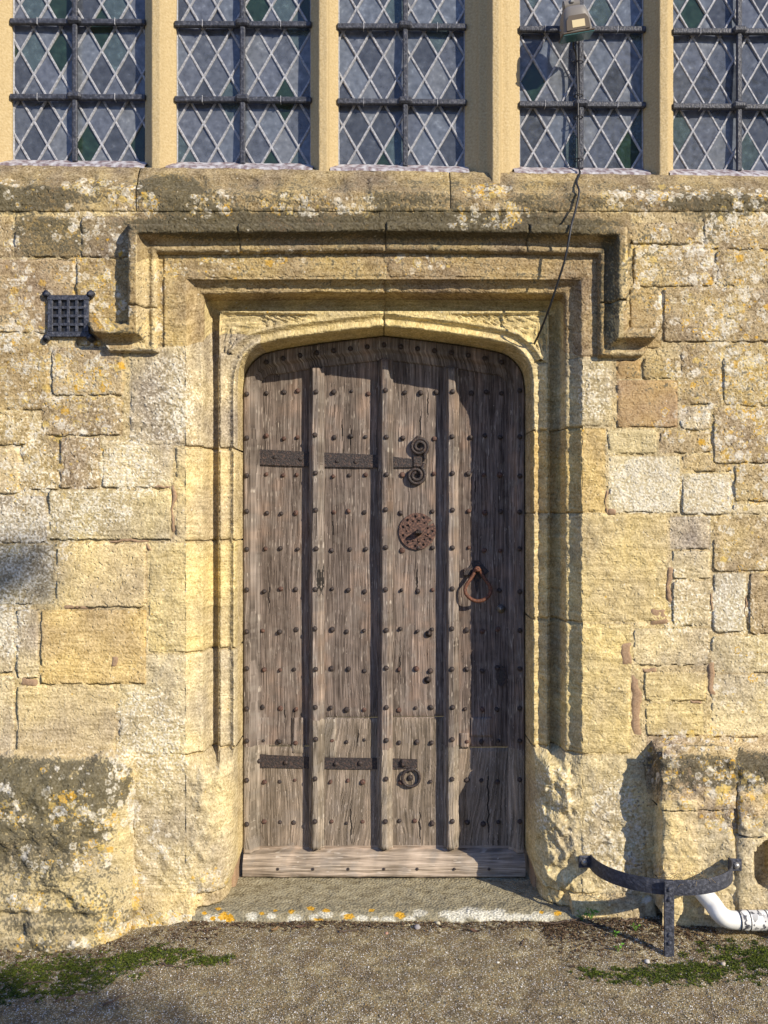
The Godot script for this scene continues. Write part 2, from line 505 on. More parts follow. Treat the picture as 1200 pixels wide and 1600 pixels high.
# door map: 1.8 mm texels; boards [x0, x1, y0, y1, r, g, b] in metres, later ones on top
func make_door_map() -> void:
	var grain := stretched(DW, DH, 1, 55, 0.13, 4, 31)
	var fibre := stretched(DW, DH, 1, 30, 0.42, 2, 32)
	var broad := stretched(DW, DH, 1, 5, 0.012, 3, 33)
	var warp := stretched(DW, DH, 1, 3, 0.009, 2, 34)
	var blotch := noise_bytes(DW, DH, 0.018, 4, 36)
	var fleck := stretched(DW, DH, 1, 10, 0.30, 1, 35)
	var rgb := PackedByteArray()
	rgb.resize(DW * DH * 3)
	var hgt := PackedByteArray()
	hgt.resize(DW * DH)
	var edges := [-0.30, 0.0, 0.29, 9.0]
	var seam := [0.55, 0.66, 0.665, 0.54]
	for j in DH:
		var y := 2.33 - j * 0.0018
		for i in DW:
			var x := -0.64 + i * 0.0018
			var col := 0
			while x > edges[col]:
				col += 1
			var p := j * DW + i
			var low: bool = y < seam[col]
			# grain drifts sideways a little with the warp, and each board has its own
			var shift := int((warp[p] - 128) * (0.11 if low else 0.035)) + (j / 14 if low and col % 2 == 1 else 0)
			var q := j * DW + posmod(i + shift + (97 * col if low else 0), DW)
			if y < 0.115:   # the bottom rail lies across
				q = i * DW + (j % DW)
			var g := grain[q] / 255.0
			var fb := fibre[q] / 255.0
			var br := broad[p] / 255.0
			var bt := blotch[p] / 255.0
			var base := Vector3(112, 102, 93)
			if low:
				base = Vector3(124, 114, 100)
			elif col == 3:
				base = Vector3(105, 95, 87)
			elif col == 2:
				base = Vector3(116, 106, 97)
			if y < 0.115:
				base = Vector3(148, 134, 117)
			var t := (g - 0.5) * 60.0 + (fb - 0.5) * 84.0 + (br - 0.5) * 40.0 + (bt - 0.5) * 30.0
			var c := base + Vector3(t, t * 0.95, t * 0.9)
			# rusty red wear in broad streaks, bleached grey between
			var red := clampf((br * 0.6 + bt * 0.4 - 0.5) * 4.0, 0.0, 1.0) * (0.25 if low else 0.8)
			c += Vector3(6, -1, -6) * red
			var gr := clampf((0.46 - bt) * 5.0, 0.0, 1.0)
			c = c.lerp(Vector3(138, 130, 120) + Vector3.ONE * (g - 0.5) * 50.0, gr * 0.42)
			var fl := fleck[q] / 255.0
			if fl > 0.78 and bt < 0.52:
				c = c.lerp(Vector3(190, 180, 165), clampf((fl - 0.78) * 6.0, 0.0, 0.7))
			if fb < 0.2:
				c *= 0.72 + fb
			rgb[p * 3] = int(clampf(c.x, 0, 255)); rgb[p * 3 + 1] = int(clampf(c.y, 0, 255)); rgb[p * 3 + 2] = int(clampf(c.z, 0, 255))
			hgt[p] = int(clampf((0.5 + (g - 0.5) * 0.55 + (fb - 0.5) * 0.75) * 255.0, 0, 255))
	# splits that follow the grain: [px, y0, y1, half width]
	for c in [[657, 640, 690, 0.8], [651, 884, 930, 1.2], [656, 1262, 1318, 1.2], [763, 1195, 1318, 1.1], [548, 664, 702, 0.9], [549, 1250, 1318, 0.8], [535, 655, 690, 0.7], [445, 1100, 1130, 0.6], [560, 1140, 1165, 0.8], [668, 610, 660, 0.7], [420, 900, 960, 0.6], [520, 800, 850, 0.6], [742, 720, 800, 0.5], [625, 1000, 1070, 0.5]]:
		var j0 := int((2.33 - (1.55 - (c[1] - 800.0) * 0.002757)) / 0.0018)
		var j1 := int((2.33 - (1.55 - (c[2] - 800.0) * 0.002757)) / 0.0018)
		for j in range(maxi(j0, 0), mini(j1, DH)):
			var t := float(j - j0) / (j1 - j0)
			var wd: float = c[3] * 1.5 * sin(t * PI) + 0.3
			var xx := int(((c[0] - 600.0) * 0.002757 + 0.64) / 0.0018 + 3.0 * noise_b.get_noise_2d(j * 0.03, c[0]))
			for i in range(xx - 2, xx + 3):
				if i >= 0 and i < DW and absf(i - xx) <= wd:
					var p := j * DW + i
					hgt[p] = 0
					for q in 3:
						rgb[p * 3 + q] = int(rgb[p * 3 + q] * 0.35)
	var m := mat("weathered_oak", Color.WHITE, 0.82, 0.0, 0.3)
	m.albedo_texture = ImageTexture.create_from_image(Image.create_from_data(DW, DH, false, Image.FORMAT_RGB8, rgb))
	m.heightmap_enabled = true
	m.heightmap_texture = ImageTexture.create_from_image(Image.create_from_data(DW, DH, false, Image.FORMAT_L8, hgt))
	m.heightmap_scale = 0.28
	M.oak = m
	var dk: StandardMaterial3D = m.duplicate()
	dk.resource_name = "darker_oak"
	dk.albedo_color = Color(0.94, 0.92, 0.91)
	M.oak_plank = dk
	var gr: StandardMaterial3D = m.duplicate()
	gr.resource_name = "rib_oak"
	gr.uv1_offset = Vector3(0.31, 0.0, 0)
	M.oak_rib = gr

# small repeating grain for things that need no map of their own: tones between two colours
func speck_texture(size: int, freq: float, oct: int, sd: int, stops: Array) -> ImageTexture:
	var n := FastNoiseLite.new()
	n.seed = sd
	n.frequency = freq
	n.fractal_octaves = oct
	var im := n.get_seamless_image(size, size)
	var d := im.get_data()
	var out := PackedByteArray()
	out.resize(size * size * 3)
	var g := Gradient.new()
	var offs := PackedFloat32Array()
	var cols := PackedColorArray()
	for s in stops:
		offs.append(s[0]); cols.append(s[1])
	g.offsets = offs
	g.colors = cols
	var lut := []
	for i in 256:
		lut.append(g.sample(i / 255.0))
	for i in size * size:
		var c: Color = lut[d[i]]
		out[i * 3] = int(c.r * 255); out[i * 3 + 1] = int(c.g * 255); out[i * 3 + 2] = int(c.b * 255)
	return ImageTexture.create_from_image(Image.create_from_data(size, size, false, Image.FORMAT_RGB8, out))

func noise_tex(size: int, freq: float, oct: int, sd: int) -> ImageTexture:
	var n := FastNoiseLite.new()
	n.seed = sd
	n.frequency = freq
	n.fractal_octaves = oct
	return ImageTexture.create_from_image(n.get_seamless_image(size, size))

func triplanar(m: StandardMaterial3D, scale: float) -> StandardMaterial3D:
	m.uv1_triplanar = true
	m.uv1_world_triplanar = true
	m.uv1_scale = Vector3.ONE * scale
	return m

func make_materials() -> void:
	make_wall_maps()
	print("wall map ", Time.get_ticks_msec())
	make_door_map()
	print("door map ", Time.get_ticks_msec())
	# mullions: clean buff stone with fine grain
	var mm := mat("buff_stone", Color.WHITE, 0.95, 0.0, 0.2)
	mm.albedo_texture = speck_texture(512, 0.09, 4, 41, [[0.0, Color8(146, 126, 90)], [0.4, Color8(172, 153, 114)], [0.62, Color8(178, 159, 121)], [1.0, Color8(194, 180, 148)]])
	mm.heightmap_enabled = true
	mm.heightmap_texture = noise_tex(512, 0.12, 3, 42)
	mm.heightmap_scale = 0.12
	M.buff = triplanar(mm, 2.0)
	var rm := mat("repair_mortar", Color.WHITE, 0.95, 0.0, 0.2)
	rm.albedo_texture = speck_texture(256, 0.1, 3, 43, [[0.0, Color8(130, 106, 82)], [1.0, Color8(166, 140, 112)]])
	M.repair = triplanar(rm, 4.0)
	var ir := mat("black_iron", Color.WHITE, 0.55, 0.0, 0.45)
	ir.albedo_texture = speck_texture(256, 0.05, 4, 44, [[0.0, Color8(34, 35, 40)], [0.55, Color8(56, 59, 68)], [0.75, Color8(74, 76, 84)], [1.0, Color8(110, 108, 104)]])
	ir.heightmap_enabled = true
	ir.heightmap_texture = noise_tex(256, 0.1, 3, 45)
	ir.heightmap_scale = 0.15
	M.iron = triplanar(ir, 4.0)
	var bi := mat("blackened_iron", Color.WHITE, 0.6, 0.0, 0.4)
	bi.albedo_texture = speck_texture(256, 0.05, 4, 46, [[0.0, Color8(36, 32, 31)], [0.5, Color8(54, 48, 46)], [0.72, Color8(70, 57, 51)], [1.0, Color8(98, 78, 66)]])
	bi.heightmap_enabled = true
	bi.heightmap_texture = noise_tex(256, 0.12, 3, 47)
	bi.heightmap_scale = 0.2
	M.old_iron = triplanar(bi, 5.0)
	var ru := mat("rusty_iron", Color.WHITE, 0.65, 0.0, 0.4)
	ru.albedo_texture = speck_texture(256, 0.06, 4, 48, [[0.0, Color8(52, 34, 27)], [0.5, Color8(92, 58, 42)], [1.0, Color8(146, 92, 60)]])
	M.rust = triplanar(ru, 6.0)
	var le := mat("lead", Color.WHITE, 0.6, 0.0, 0.45)
	le.albedo_texture = speck_texture(256, 0.05, 4, 49, [[0.0, Color8(104, 105, 109)], [0.5, Color8(148, 149, 153)], [1.0, Color8(196, 197, 200)]])
	M.lead = triplanar(le, 5.0)
	var fl := mat("lead_flashing", Color.WHITE, 0.75, 0.0, 0.35)
	fl.albedo_texture = speck_texture(256, 0.025, 4, 50, [[0.0, Color8(92, 76, 76)], [0.40, Color8(120, 106, 108)], [0.5, Color8(160, 156, 157)], [1.0, Color8(196, 196, 196)]])
	M.flashing = triplanar(fl, 4.0)
	# dirty glass: a film of grime over a see-through pane
	var dirt: ImageTexture = speck_texture(512, 0.02, 5, 51, [[0.0, Color8(90, 92, 96)], [0.4, Color8(110, 112, 117)], [0.7, Color8(120, 122, 127)], [1.0, Color8(156, 158, 162)]])
	var wavy := noise_tex(256, 0.03, 2, 52)
	var panes := []
	for k in 7:
		var g := mat("leaded_glass", Color.WHITE, 0.10, 0.0, 0.5)
		g.albedo_color = [Color(0.97, 0.99, 1, 0.84), Color(0.86, 0.89, 0.94, 0.82), Color(0.80, 0.83, 0.87, 0.8), Color(0.92, 0.96, 1, 0.85), Color(0.68, 0.71, 0.75, 0.74), Color(0.42, 0.56, 0.47, 0.7), Color(0.70, 0.80, 0.80, 0.78)][k]
		g.transparency = BaseMaterial3D.TRANSPARENCY_ALPHA
		g.albedo_texture = dirt
		triplanar(g, 2.6)
		g.heightmap_enabled = true
		g.heightmap_texture = wavy
		g.heightmap_scale = 0.12
		g.uv1_offset = Vector3(k * 0.37, k * 0.61, 0)
		panes.append(g)
	M.panes = panes
	M.dark = mat("dark_plaster", Color8(196, 188, 170), 0.95)
	M.white_paint = mat("white_plastic", Color8(226, 224, 214), 0.35, 0.0, 0.5)
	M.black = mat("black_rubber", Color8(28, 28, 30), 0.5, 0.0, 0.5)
	M.fitting = mat("grey_green_enamel", Color8(112, 107, 100), 0.5, 0.0, 0.45)
	M.fitting_dark = mat("brown_housing", Color8(88, 78, 66), 0.55, 0.0, 0.4)
	M.sticker = mat("cream_sticker", Color8(206, 190, 150), 0.7)
	M.teal = mat("teal_glass_rim", Color8(62, 100, 102), 0.2, 0.0, 0.6)
	M.steel = mat("dull_steel", Color8(150, 148, 142), 0.4, 0.6, 0.5)

# ---------------------------------------------------------------- wall
func stone_mesh(s: Array, face := 0.0, rough := 1.0, back := -0.03) -> ArrayMesh:
	var x0: float = (s[0] - 600.0) * 0.0025
	var x1: float = (s[2] - 600.0) * 0.0025
	var y0: float = 1.55 - (s[3] - 800.0) * 0.0025
	var y1: float = 1.55 - (s[1] - 800.0) * 0.0025
	var nu := maxi(6, int((x1 - x0) / 0.009))
	var nv := maxi(6, int((y1 - y0) / 0.009))
	var off := face + rng.randf_range(-0.0015, 0.002)
	var tx := rng.randf_range(-0.006, 0.006)
	var ty := rng.randf_range(-0.008, 0.008)
	var f := func(i: int, j: int) -> Vector3:
		# the first and last rows fold back to make the edges
		var ii := clampf((i - 1.0) / (nu - 2.0), 0.0, 1.0)
		var jj := clampf((j - 1.0) / (nv - 2.0), 0.0, 1.0)
		var x := lerpf(x0, x1, ii)
		var y := lerpf(y0, y1, jj)
		var d := minf(minf(x - x0, x1 - x), minf(y - y0, y1 - y))
		var cx := minf(x - x0, x1 - x)
		var cy := minf(y - y0, y1 - y)
		# wander of the arrises, rounder corners
		var wob := noise_b.get_noise_3d(x * 17.0, y * 17.0, 3.0) * 0.007
		var e := sm(0.0, 0.014, d)
		var nx := x + wob * (1.0 - e)
		var ny := y + noise_b.get_noise_3d(x * 17.0, y * 17.0, 9.0) * 0.007 * (1.0 - e)
		if cx < 0.02 and cy < 0.02:
			var k := (1.0 - cx / 0.02) * (1.0 - cy / 0.02) * 0.004
			nx += k * signf((x0 + x1) * 0.5 - x)
			ny += k * signf((y0 + y1) * 0.5 - y)
		var z := off + tx * (x - x0) + ty * (y - y0)
		z += (fbm(x * 6.0, y * 6.0, 1.0) * 0.004 + fbm(x * 24.0, y * 24.0, 2.0) * 0.0018) * rough
		z -= (1.0 - e) * maxf(0.0, 0.0008 + 0.007 * fbm(x * 6.0, y * 6.0, 5.0) + 0.003 * fbm(x * 30.0, y * 30.0, 6.0))
		if i == 0 or j == 0 or i == nu or j == nv:
			z = back
		return Vector3(nx, ny, z)
	return grid(nu, nv, f, 0)

func flat_sheet(px0: float, py0: float, px1: float, py1: float, z: float, amp: float, step := 0.012) -> ArrayMesh:
	var a := Vector2((px0 - 600.0) * 0.0025, 1.55 - (py1 - 800.0) * 0.0025)
	var b := Vector2((px1 - 600.0) * 0.0025, 1.55 - (py0 - 800.0) * 0.0025)
	var nu := maxi(2, int((b.x - a.x) / step))
	var nv := maxi(2, int((b.y - a.y) / step))
	return grid(nu, nv, func(i: int, j: int) -> Vector3:
		var x := lerpf(a.x, b.x, float(i) / nu)
		var y := lerpf(a.y, b.y, float(j) / nv)
		return Vector3(x, y, z + amp * fbm(x * 22.0, y * 22.0, 7.0)), 0)

# offset path: points and mitre vectors (length for unit offset), offset to the left of travel
func mitres(path: PackedVector2Array) -> PackedVector2Array:
	var out := PackedVector2Array()
	for i in path.size():
		var d1 := (path[i] - path[i - 1]).normalized() if i > 0 else (path[1] - path[0]).normalized()
		var d2 := (path[i + 1] - path[i]).normalized() if i < path.size() - 1 else d1
		var n1 := Vector2(-d1.y, d1.x)
		var n2 := Vector2(-d2.y, d2.x)
		var m := (n1 + n2)
		m = m / maxf(0.3, m.dot(n1)) if m.length() > 0.01 else n1
		out.append(m)
	return out

# places along a bent path, as (segment, share), about "step" apart
func stations(path: Array, step: float) -> PackedVector2Array:
	var out := PackedVector2Array()
	for i in path.size() - 1:
		var n := maxi(1, int((path[i] as Vector2).distance_to(path[i + 1]) / step))
		for k in n:
			out.append(Vector2(i, float(k) / n))
	out.append(Vector2(path.size() - 2, 1.0))
	return out

# the point at a station, moved sideways by u, with true mitres at the bends
func swept(path: Array, mi: PackedVector2Array, s: Vector2, u: float) -> Vector2:
	var i := int(s.x)
	return ((path[i] as Vector2) + mi[i] * u).lerp((path[i + 1] as Vector2) + mi[i + 1] * u, s.y)

func dense_profile(prof: Array, step: float) -> Array:
	var out := []
	for i in prof.size() - 1:
		var a: Vector2 = prof[i]
		var b: Vector2 = prof[i + 1]
		var n := maxi(1, int(ceil(a.distance_to(b) / step)))
		for k in n:
			out.append(a.lerp(b, float(k) / n))
	out.append(prof[prof.size() - 1])
	return out

const DOOR_X := 0.602
var ARCH := PackedVector2Array()

# half arch, right side, from the springing to the apex
func make_arch() -> void:
	var c := Curve2D.new()
	var pts := [Vector2(DOOR_X, 2.075), Vector2(0.588, 2.148), Vector2(0.5457, 2.203), Vector2(0.4775, 2.235), Vector2(0.273, 2.270), Vector2(0.0, 2.302)]
	for i in pts.size():
		var t: Vector2 = (pts[mini(i + 1, pts.size() - 1)] - pts[maxi(i - 1, 0)]) / 6.0
		if i == 0:
			t = Vector2(0, 0.025)
		if i == pts.size() - 1:
			t = Vector2(-0.06, 0.007)
		c.add_point(pts[i], -t, t)
	var n := 64
	for i in n + 1:
		ARCH.append(c.sample_baked(c.get_baked_length() * i / n, true))

func arch_y(x: float) -> float:
	var ax := absf(x)
	if ax >= DOOR_X:
		return ARCH[0].y
	for i in ARCH.size() - 1:
		if ARCH[i + 1].x <= ax:
			var t := (ARCH[i].x - ax) / maxf(1e-6, ARCH[i].x - ARCH[i + 1].x)
			return lerpf(ARCH[i].y, ARCH[i + 1].y, t)
	return ARCH[ARCH.size() - 1].y

func arch_x(y: float) -> float:
	for i in ARCH.size() - 1:
		if ARCH[i + 1].y >= y:
			return lerpf(ARCH[i].x, ARCH[i + 1].x, clampf((y - ARCH[i].y) / (ARCH[i + 1].y - ARCH[i].y), 0.0, 1.0))
	return 0.0

# The moulded jamb: u from the wall face (0 at x = 0.775) towards the door, z depth.
const JAMB_PROFILE := [
	Vector2(0.0, 0.0), Vector2(0.006, -0.004), Vector2(0.016, -0.020), Vector2(0.030, -0.036), Vector2(0.040, -0.041), Vector2(0.052, -0.043), Vector2(0.058, -0.050),
	Vector2(0.061, -0.100), Vector2(0.068, -0.142), Vector2(0.082, -0.170), Vector2(0.106, -0.180), Vector2(0.109, -0.128), Vector2(0.116, -0.121),
	Vector2(0.130, -0.134), Vector2(0.145, -0.141), Vector2(0.158, -0.134), Vector2(0.166, -0.124), Vector2(0.172, -0.132), Vector2(0.173, -0.18), Vector2(0.173, -0.30), Vector2(0.173, -0.46)]
const PLAIN_PROFILE := [
	Vector2(0.0, 0.0), Vector2(0.010, 0.000), Vector2(0.022, 0.0), Vector2(0.034, 0.0), Vector2(0.046, 0.0), Vector2(0.058, -0.001), Vector2(0.068, -0.002),
	Vector2(0.078, -0.004), Vector2(0.090, -0.007), Vector2(0.102, -0.011), Vector2(0.114, -0.017), Vector2(0.124, -0.024), Vector2(0.133, -0.032),
	Vector2(0.143, -0.042), Vector2(0.152, -0.055), Vector2(0.160, -0.070), Vector2(0.167, -0.090), Vector2(0.171, -0.12), Vector2(0.173, -0.18), Vector2(0.173, -0.30), Vector2(0.173, -0.46)]

func jamb_stone(side: float, j: Array, inset := 0.0) -> ArrayMesh:
	var y1: float = 1.55 - (j[0] - 800.0) * 0.0025
	var y0: float = 1.55 - (j[1] - 800.0) * 0.0025
	var outer: float = absf((j[2] - 600.0) * 0.0025)
	var flat_w := outer - 0.775
	# subdivided profile, both kinds with the same count
	var a := []
	var b := []
	for i in JAMB_PROFILE.size() - 1:
		var n := 2 if i < JAMB_PROFILE.size() - 3 else 5
		for k in n:
			a.append((JAMB_PROFILE[i] as Vector2).lerp(JAMB_PROFILE[i + 1], float(k) / n))
			b.append((PLAIN_PROFILE[i] as Vector2).lerp(PLAIN_PROFILE[i + 1], float(k) / n))
	a.append(JAMB_PROFILE[JAMB_PROFILE.size() - 1])
	b.append(PLAIN_PROFILE[PLAIN_PROFILE.size() - 1])
	var nf := maxi(3, int(flat_w / 0.01))
	var np := nf + a.size()
	var nv := int((y1 - y0) / 0.008)
	var is_right := side > 0.0
	var stop_y := (0.585 if is_right else 0.56)
	var rough_bottom := 1.0 if is_right else 0.35
	var f := func(i: int, jj: int) -> Vector3:
		var k := np - i if is_right else i   # u runs right on both sides
		var t := clampf((jj - 1.0) / (nv - 2.0), 0.0, 1.0)
		var y := lerpf(y0, y1, t)
		var dy := minf(y - y0, y1 - y)
		var u: float
		var z: float
		var edge := 1.0
		if k <= nf:
			u = -flat_w * (1.0 - clampf((k - 1.0) / (nf - 1.0), 0.0, 1.0)) - 0.0
			z = 0.0
			edge = sm(0.0, 0.012, u + flat_w)
			var plain_rough := 1.0 + 1.5 * rough_bottom * (1.0 - sm(0.3, 0.62, y))
			z += (fbm(u * 9.0 * side, y * 9.0, 31.0) * 0.006 + fbm(u * 26.0, y * 26.0, 32.0) * 0.004) * plain_rough
		else:
			var s := 1.0 - sm(stop_y - 0.05, stop_y + 0.03, y + 0.02 * fbm(u * 20.0, 1.0, side))
			var q: Vector2 = (a[k - nf - 1] as Vector2).lerp(b[k - nf - 1], s)
			u = q.x
			z = q.y
			if y > 2.075:   # the head of the jamb already leans into the arch
				u += (DOOR_X - arch_x(y)) * sm(0.112, 0.166, u)
			# worn arrises: the stone is eaten away in little scallops
			var wear := noise_b.get_noise_3d(u * 30.0, y * (34.0 if is_right else 22.0), side * 4.0)
			var w2 := fbm(u * 60.0, y * 60.0, side)
			var amp := 0.0045 if is_right else 0.0022
			z += wear * amp + w2 * 0.002
			u += noise_b.get_noise_3d(y * 30.0, u * 20.0, side * 8.0) * amp * 0.8 * (1.0 - sm(0.168, 0.173, u))
			if s > 0.0:
				z += s * rough_bottom * (fbm(u * 14.0, y * 10.0, 35.0) * 0.035 - 0.008) * sm(0.0, 0.05, u) * (1.0 - sm(0.16, 0.173, u))
				z += s * fbm(u * 10.0 + 5.0, y * 8.0, 36.0) * 0.012 * sm(0.0, 0.03, u)
				var foot := 1.0 - sm(0.05, 0.13, y)   # rounded foot on the step
				u -= s * foot * 0.02 * sm(0.08, 0.17, u)
		var ej := sm(0.0, 0.005, dy)
		z -= (1.0 - minf(ej, edge)) * 0.005
		if k == 0 or ((jj == 0 or jj == nv) and z > -0.4):
			z -= 0.03
		return Vector3(side * (0.775 - u + inset), y, z - inset)
	return grid(np, nv, f, 0 if is_right else 5)

# Half of the lintel: the moulding turns the corner, with the plain face up to the hood.
func lintel_half(side: float) -> ArrayMesh:
	var cy := 2.47
	var yb := 1.55 - ((553.0 if side < 0 else 560.0) - 800.0) * 0.0025
	var path := []
	if side < 0:
		path = [Vector2(-0.775, yb), Vector2(-0.775, cy), Vector2(0.004, cy)]
	else:
		path = [Vector2(0.0048, cy), Vector2(0.775, cy), Vector2(0.775, yb)]
	var mi := mitres(PackedVector2Array(path))
	var sta := stations(path, 0.010)
	var prof := [Vector2(-0.088, -0.03)]
	for k in 9:
		prof.append(Vector2(-0.088 + 0.01 * k, 0.0))
	for i in JAMB_PROFILE.size():
		if JAMB_PROFILE[i].x > 0.1085:
			break
		prof.append(JAMB_PROFILE[i])
		if i < 10:
			prof.append((JAMB_PROFILE[i] as Vector2).lerp(JAMB_PROFILE[i + 1], 0.5))
	prof.append(Vector2(0.118, -0.182))
	var nu := sta.size() - 1
	var nv := prof.size() - 1
	var f := func(i: int, j: int) -> Vector3:
		var q: Vector2 = prof[nv - j]
		var o := swept(path, mi, sta[i], 0.0)
		var u := q.x
		var arris := noise_b.get_noise_3d(o.x * 24.0, o.y * 24.0, u * 40.0)
		var pos := swept(path, mi, sta[i], -(u + (arris * 0.0025 if u > 0.0 else 0.0)))
		var z := q.y + arris * 0.0028 + fbm(o.x * 40.0, u * 60.0, o.y * 40.0) * 0.002
		z += fbm(o.x * 6.0, o.y * 6.0, 40.0) * 0.003
		if i == 0 or i == nu:
			z -= 0.01
		return Vector3(pos.x, pos.y + 0.006 * sin(clampf((o.x + 0.775) / 1.55, 0.0, 1.0) * PI), z)
	return grid(nu, nv, f, 6 if side < 0 else 4)

# Half of the arch stone: reveal, roll and groove along the arch, then the spandrel out to the square frame.
func spandrel_half(side: float) -> ArrayMesh:
	var ix := 0.667
	var iy := 2.362
	var yb := 1.55 - ((553.0 if side < 0 else 560.0) - 800.0) * 0.0025
	var curve := PackedVector2Array()
	for i in ARCH.size():
		if ARCH[i].y > yb:
			if curve.is_empty() and i > 0:
				curve.append(ARCH[i - 1].lerp(ARCH[i], (yb - ARCH[i - 1].y) / (ARCH[i].y - ARCH[i - 1].y)))
			curve.append(ARCH[i])
	var mi := mitres(curve)
	mi[curve.size() - 1] = Vector2(0, -1)
	# (offset, z) near the arch
	var prof := [Vector2(0.0, -0.46), Vector2(0.0, -0.36), Vector2(0.0, -0.28), Vector2(0.0, -0.22), Vector2(0.0, -0.17), Vector2(0.001, -0.134), Vector2(0.007, -0.124), Vector2(0.012, -0.128), Vector2(0.018, -0.134), Vector2(0.028, -0.141), Vector2(0.036, -0.139), Vector2(0.042, -0.132), Vector2(0.048, -0.122), Vector2(0.052, -0.121)]
	var np := prof.size()
	var nr := 18
	var nu := curve.size() - 1
	# where the normals of the arch meet the square frame
	var hits := PackedVector2Array()
	var nearest := 0
	for i in nu + 1:
		var d := -mi[i].normalized()
		var o := curve[i] + d * 0.052
		var tx := (ix - o.x) / d.x if d.x > 1e-4 else 1e9
		var ty := (iy - o.y) / d.y if d.y > 1e-4 else 1e9
		hits.append(o + d * minf(tx, ty))
		if hits[i].distance_to(Vector2(ix, iy)) < hits[nearest].distance_to(Vector2(ix, iy)):
			nearest = i
	hits[nearest] = Vector2(ix, iy)
	hits[0] = Vector2(ix, yb)
	var f := func(i: int, j: int) -> Vector3:
		var o := curve[i]
		var p: Vector2
		var z: float
		if j < np:
			var q: Vector2 = prof[j]
			# the moulding flattens a little towards the crown
			p = o - mi[i] * q.x
			z = q.y
		else:
			var last := o - mi[i] * 0.052
			var t := float(j - np + 1) / nr
			# outer border: up the side, round the corner, along the top
			var border := hits[i]
			p = last.lerp(border, minf(1.0, t * nr / (nr - 1.0)))
			var gap := last.distance_to(border)
			z = -0.121
			# carved spandrel: a sunk triangle between the arch roll and the frame
			var edge_in := t * gap
			var edge_out := (1.0 - t) * gap
			var sunk := sm(0.006, 0.012, edge_in) * sm(0.012, 0.018, edge_out) * sm(0.036, 0.05, gap)
			z -= sunk * 0.022
			if j == np + nr - 1:
				z = -0.185
			if sunk > 0.5 and j < np + nr - 1:   # leaf carving
				var cv := sin(p.x * 210.0 + sin(p.y * 190.0) * 1.6) * sin(p.y * 250.0 + p.x * 60.0)
				z += sunk * (0.007 + 0.009 * cv)
		var w := noise_b.get_noise_3d(p.x * side * 26.0, p.y * 26.0, 2.0)
		z += w * 0.002 + fbm(p.x * side * 50.0, p.y * 50.0, 3.0) * 0.0015
		if j > 4 and j < np:
			p.y += w * 0.0025
		if i == nu:
			z -= 0.008
			p.x += 0.002
		elif i == 0:
			z -= 0.006
		return Vector3(p.x * side, p.y, z)
	if side > 0:
		return grid(nu, np + nr - 1, func(i: int, j: int) -> Vector3: return f.call(nu - i, j), 1)
	return grid(nu, np + nr - 1, f, 1)

const HOOD := [
	Vector2(0.0, -0.02), Vector2(0.0, 0.0), Vector2(0.001, 0.016), Vector2(0.005, 0.026), Vector2(0.012, 0.031), Vector2(0.020, 0.030), Vector2(0.026, 0.024), Vector2(0.031, 0.020),
	Vector2(0.038, 0.021), Vector2(0.046, 0.026), Vector2(0.053, 0.036), Vector2(0.058, 0.050), Vector2(0.061, 0.066), Vector2(0.064, 0.074), Vector2(0.070, 0.078), Vector2(0.088, 0.077), Vector2(0.097, 0.072),
	Vector2(0.108, 0.040), Vector2(0.118, 0.006), Vector2(0.122, -0.02)]

func hood_piece(pts: Array, cut0 := 0.0, cut1 := 0.0) -> ArrayMesh:
	var mi := mitres(PackedVector2Array(pts))
	var sta := stations(pts, 0.010)
	var prof := dense_profile(HOOD, 0.007)
	var nu := sta.size() - 1
	var nv := prof.size() - 1
	return grid(nu + 2, nv, func(i: int, j: int) -> Vector3:
		var k := clampi(i - 1, 0, nu)
		var q: Vector2 = prof[j]
		var o := swept(pts, mi, sta[k], q.x)
		var t := float(k) / nu
		# splayed ends of the label stops
		if cut0 != 0.0 and t < 0.2:
			o.x += cut0 * q.x * (1.0 - t / 0.2)
		if cut1 != 0.0 and t > 0.8:
			o.x += cut1 * q.x * (t - 0.8) / 0.2
		var w := noise_b.get_noise_3d(o.x * 20.0, o.y * 20.0, q.x * 30.0)
		var w2 := fbm(o.x * 45.0, o.y * 45.0, 8.0)
		o += mi[int(sta[k].x)].normalized() * (w * 0.004 + w2 * 0.002) * sm(0.05, 0.07, q.x)
		var z := q.y + w * 0.004 * sm(0.0, 0.02, q.y) + w2 * 0.0025
		if i == 0 or i == nu + 2:
			z = -0.02
		return Vector3(o.x, o.y, z), 6 if pts[0].x < -0.3 else 4)

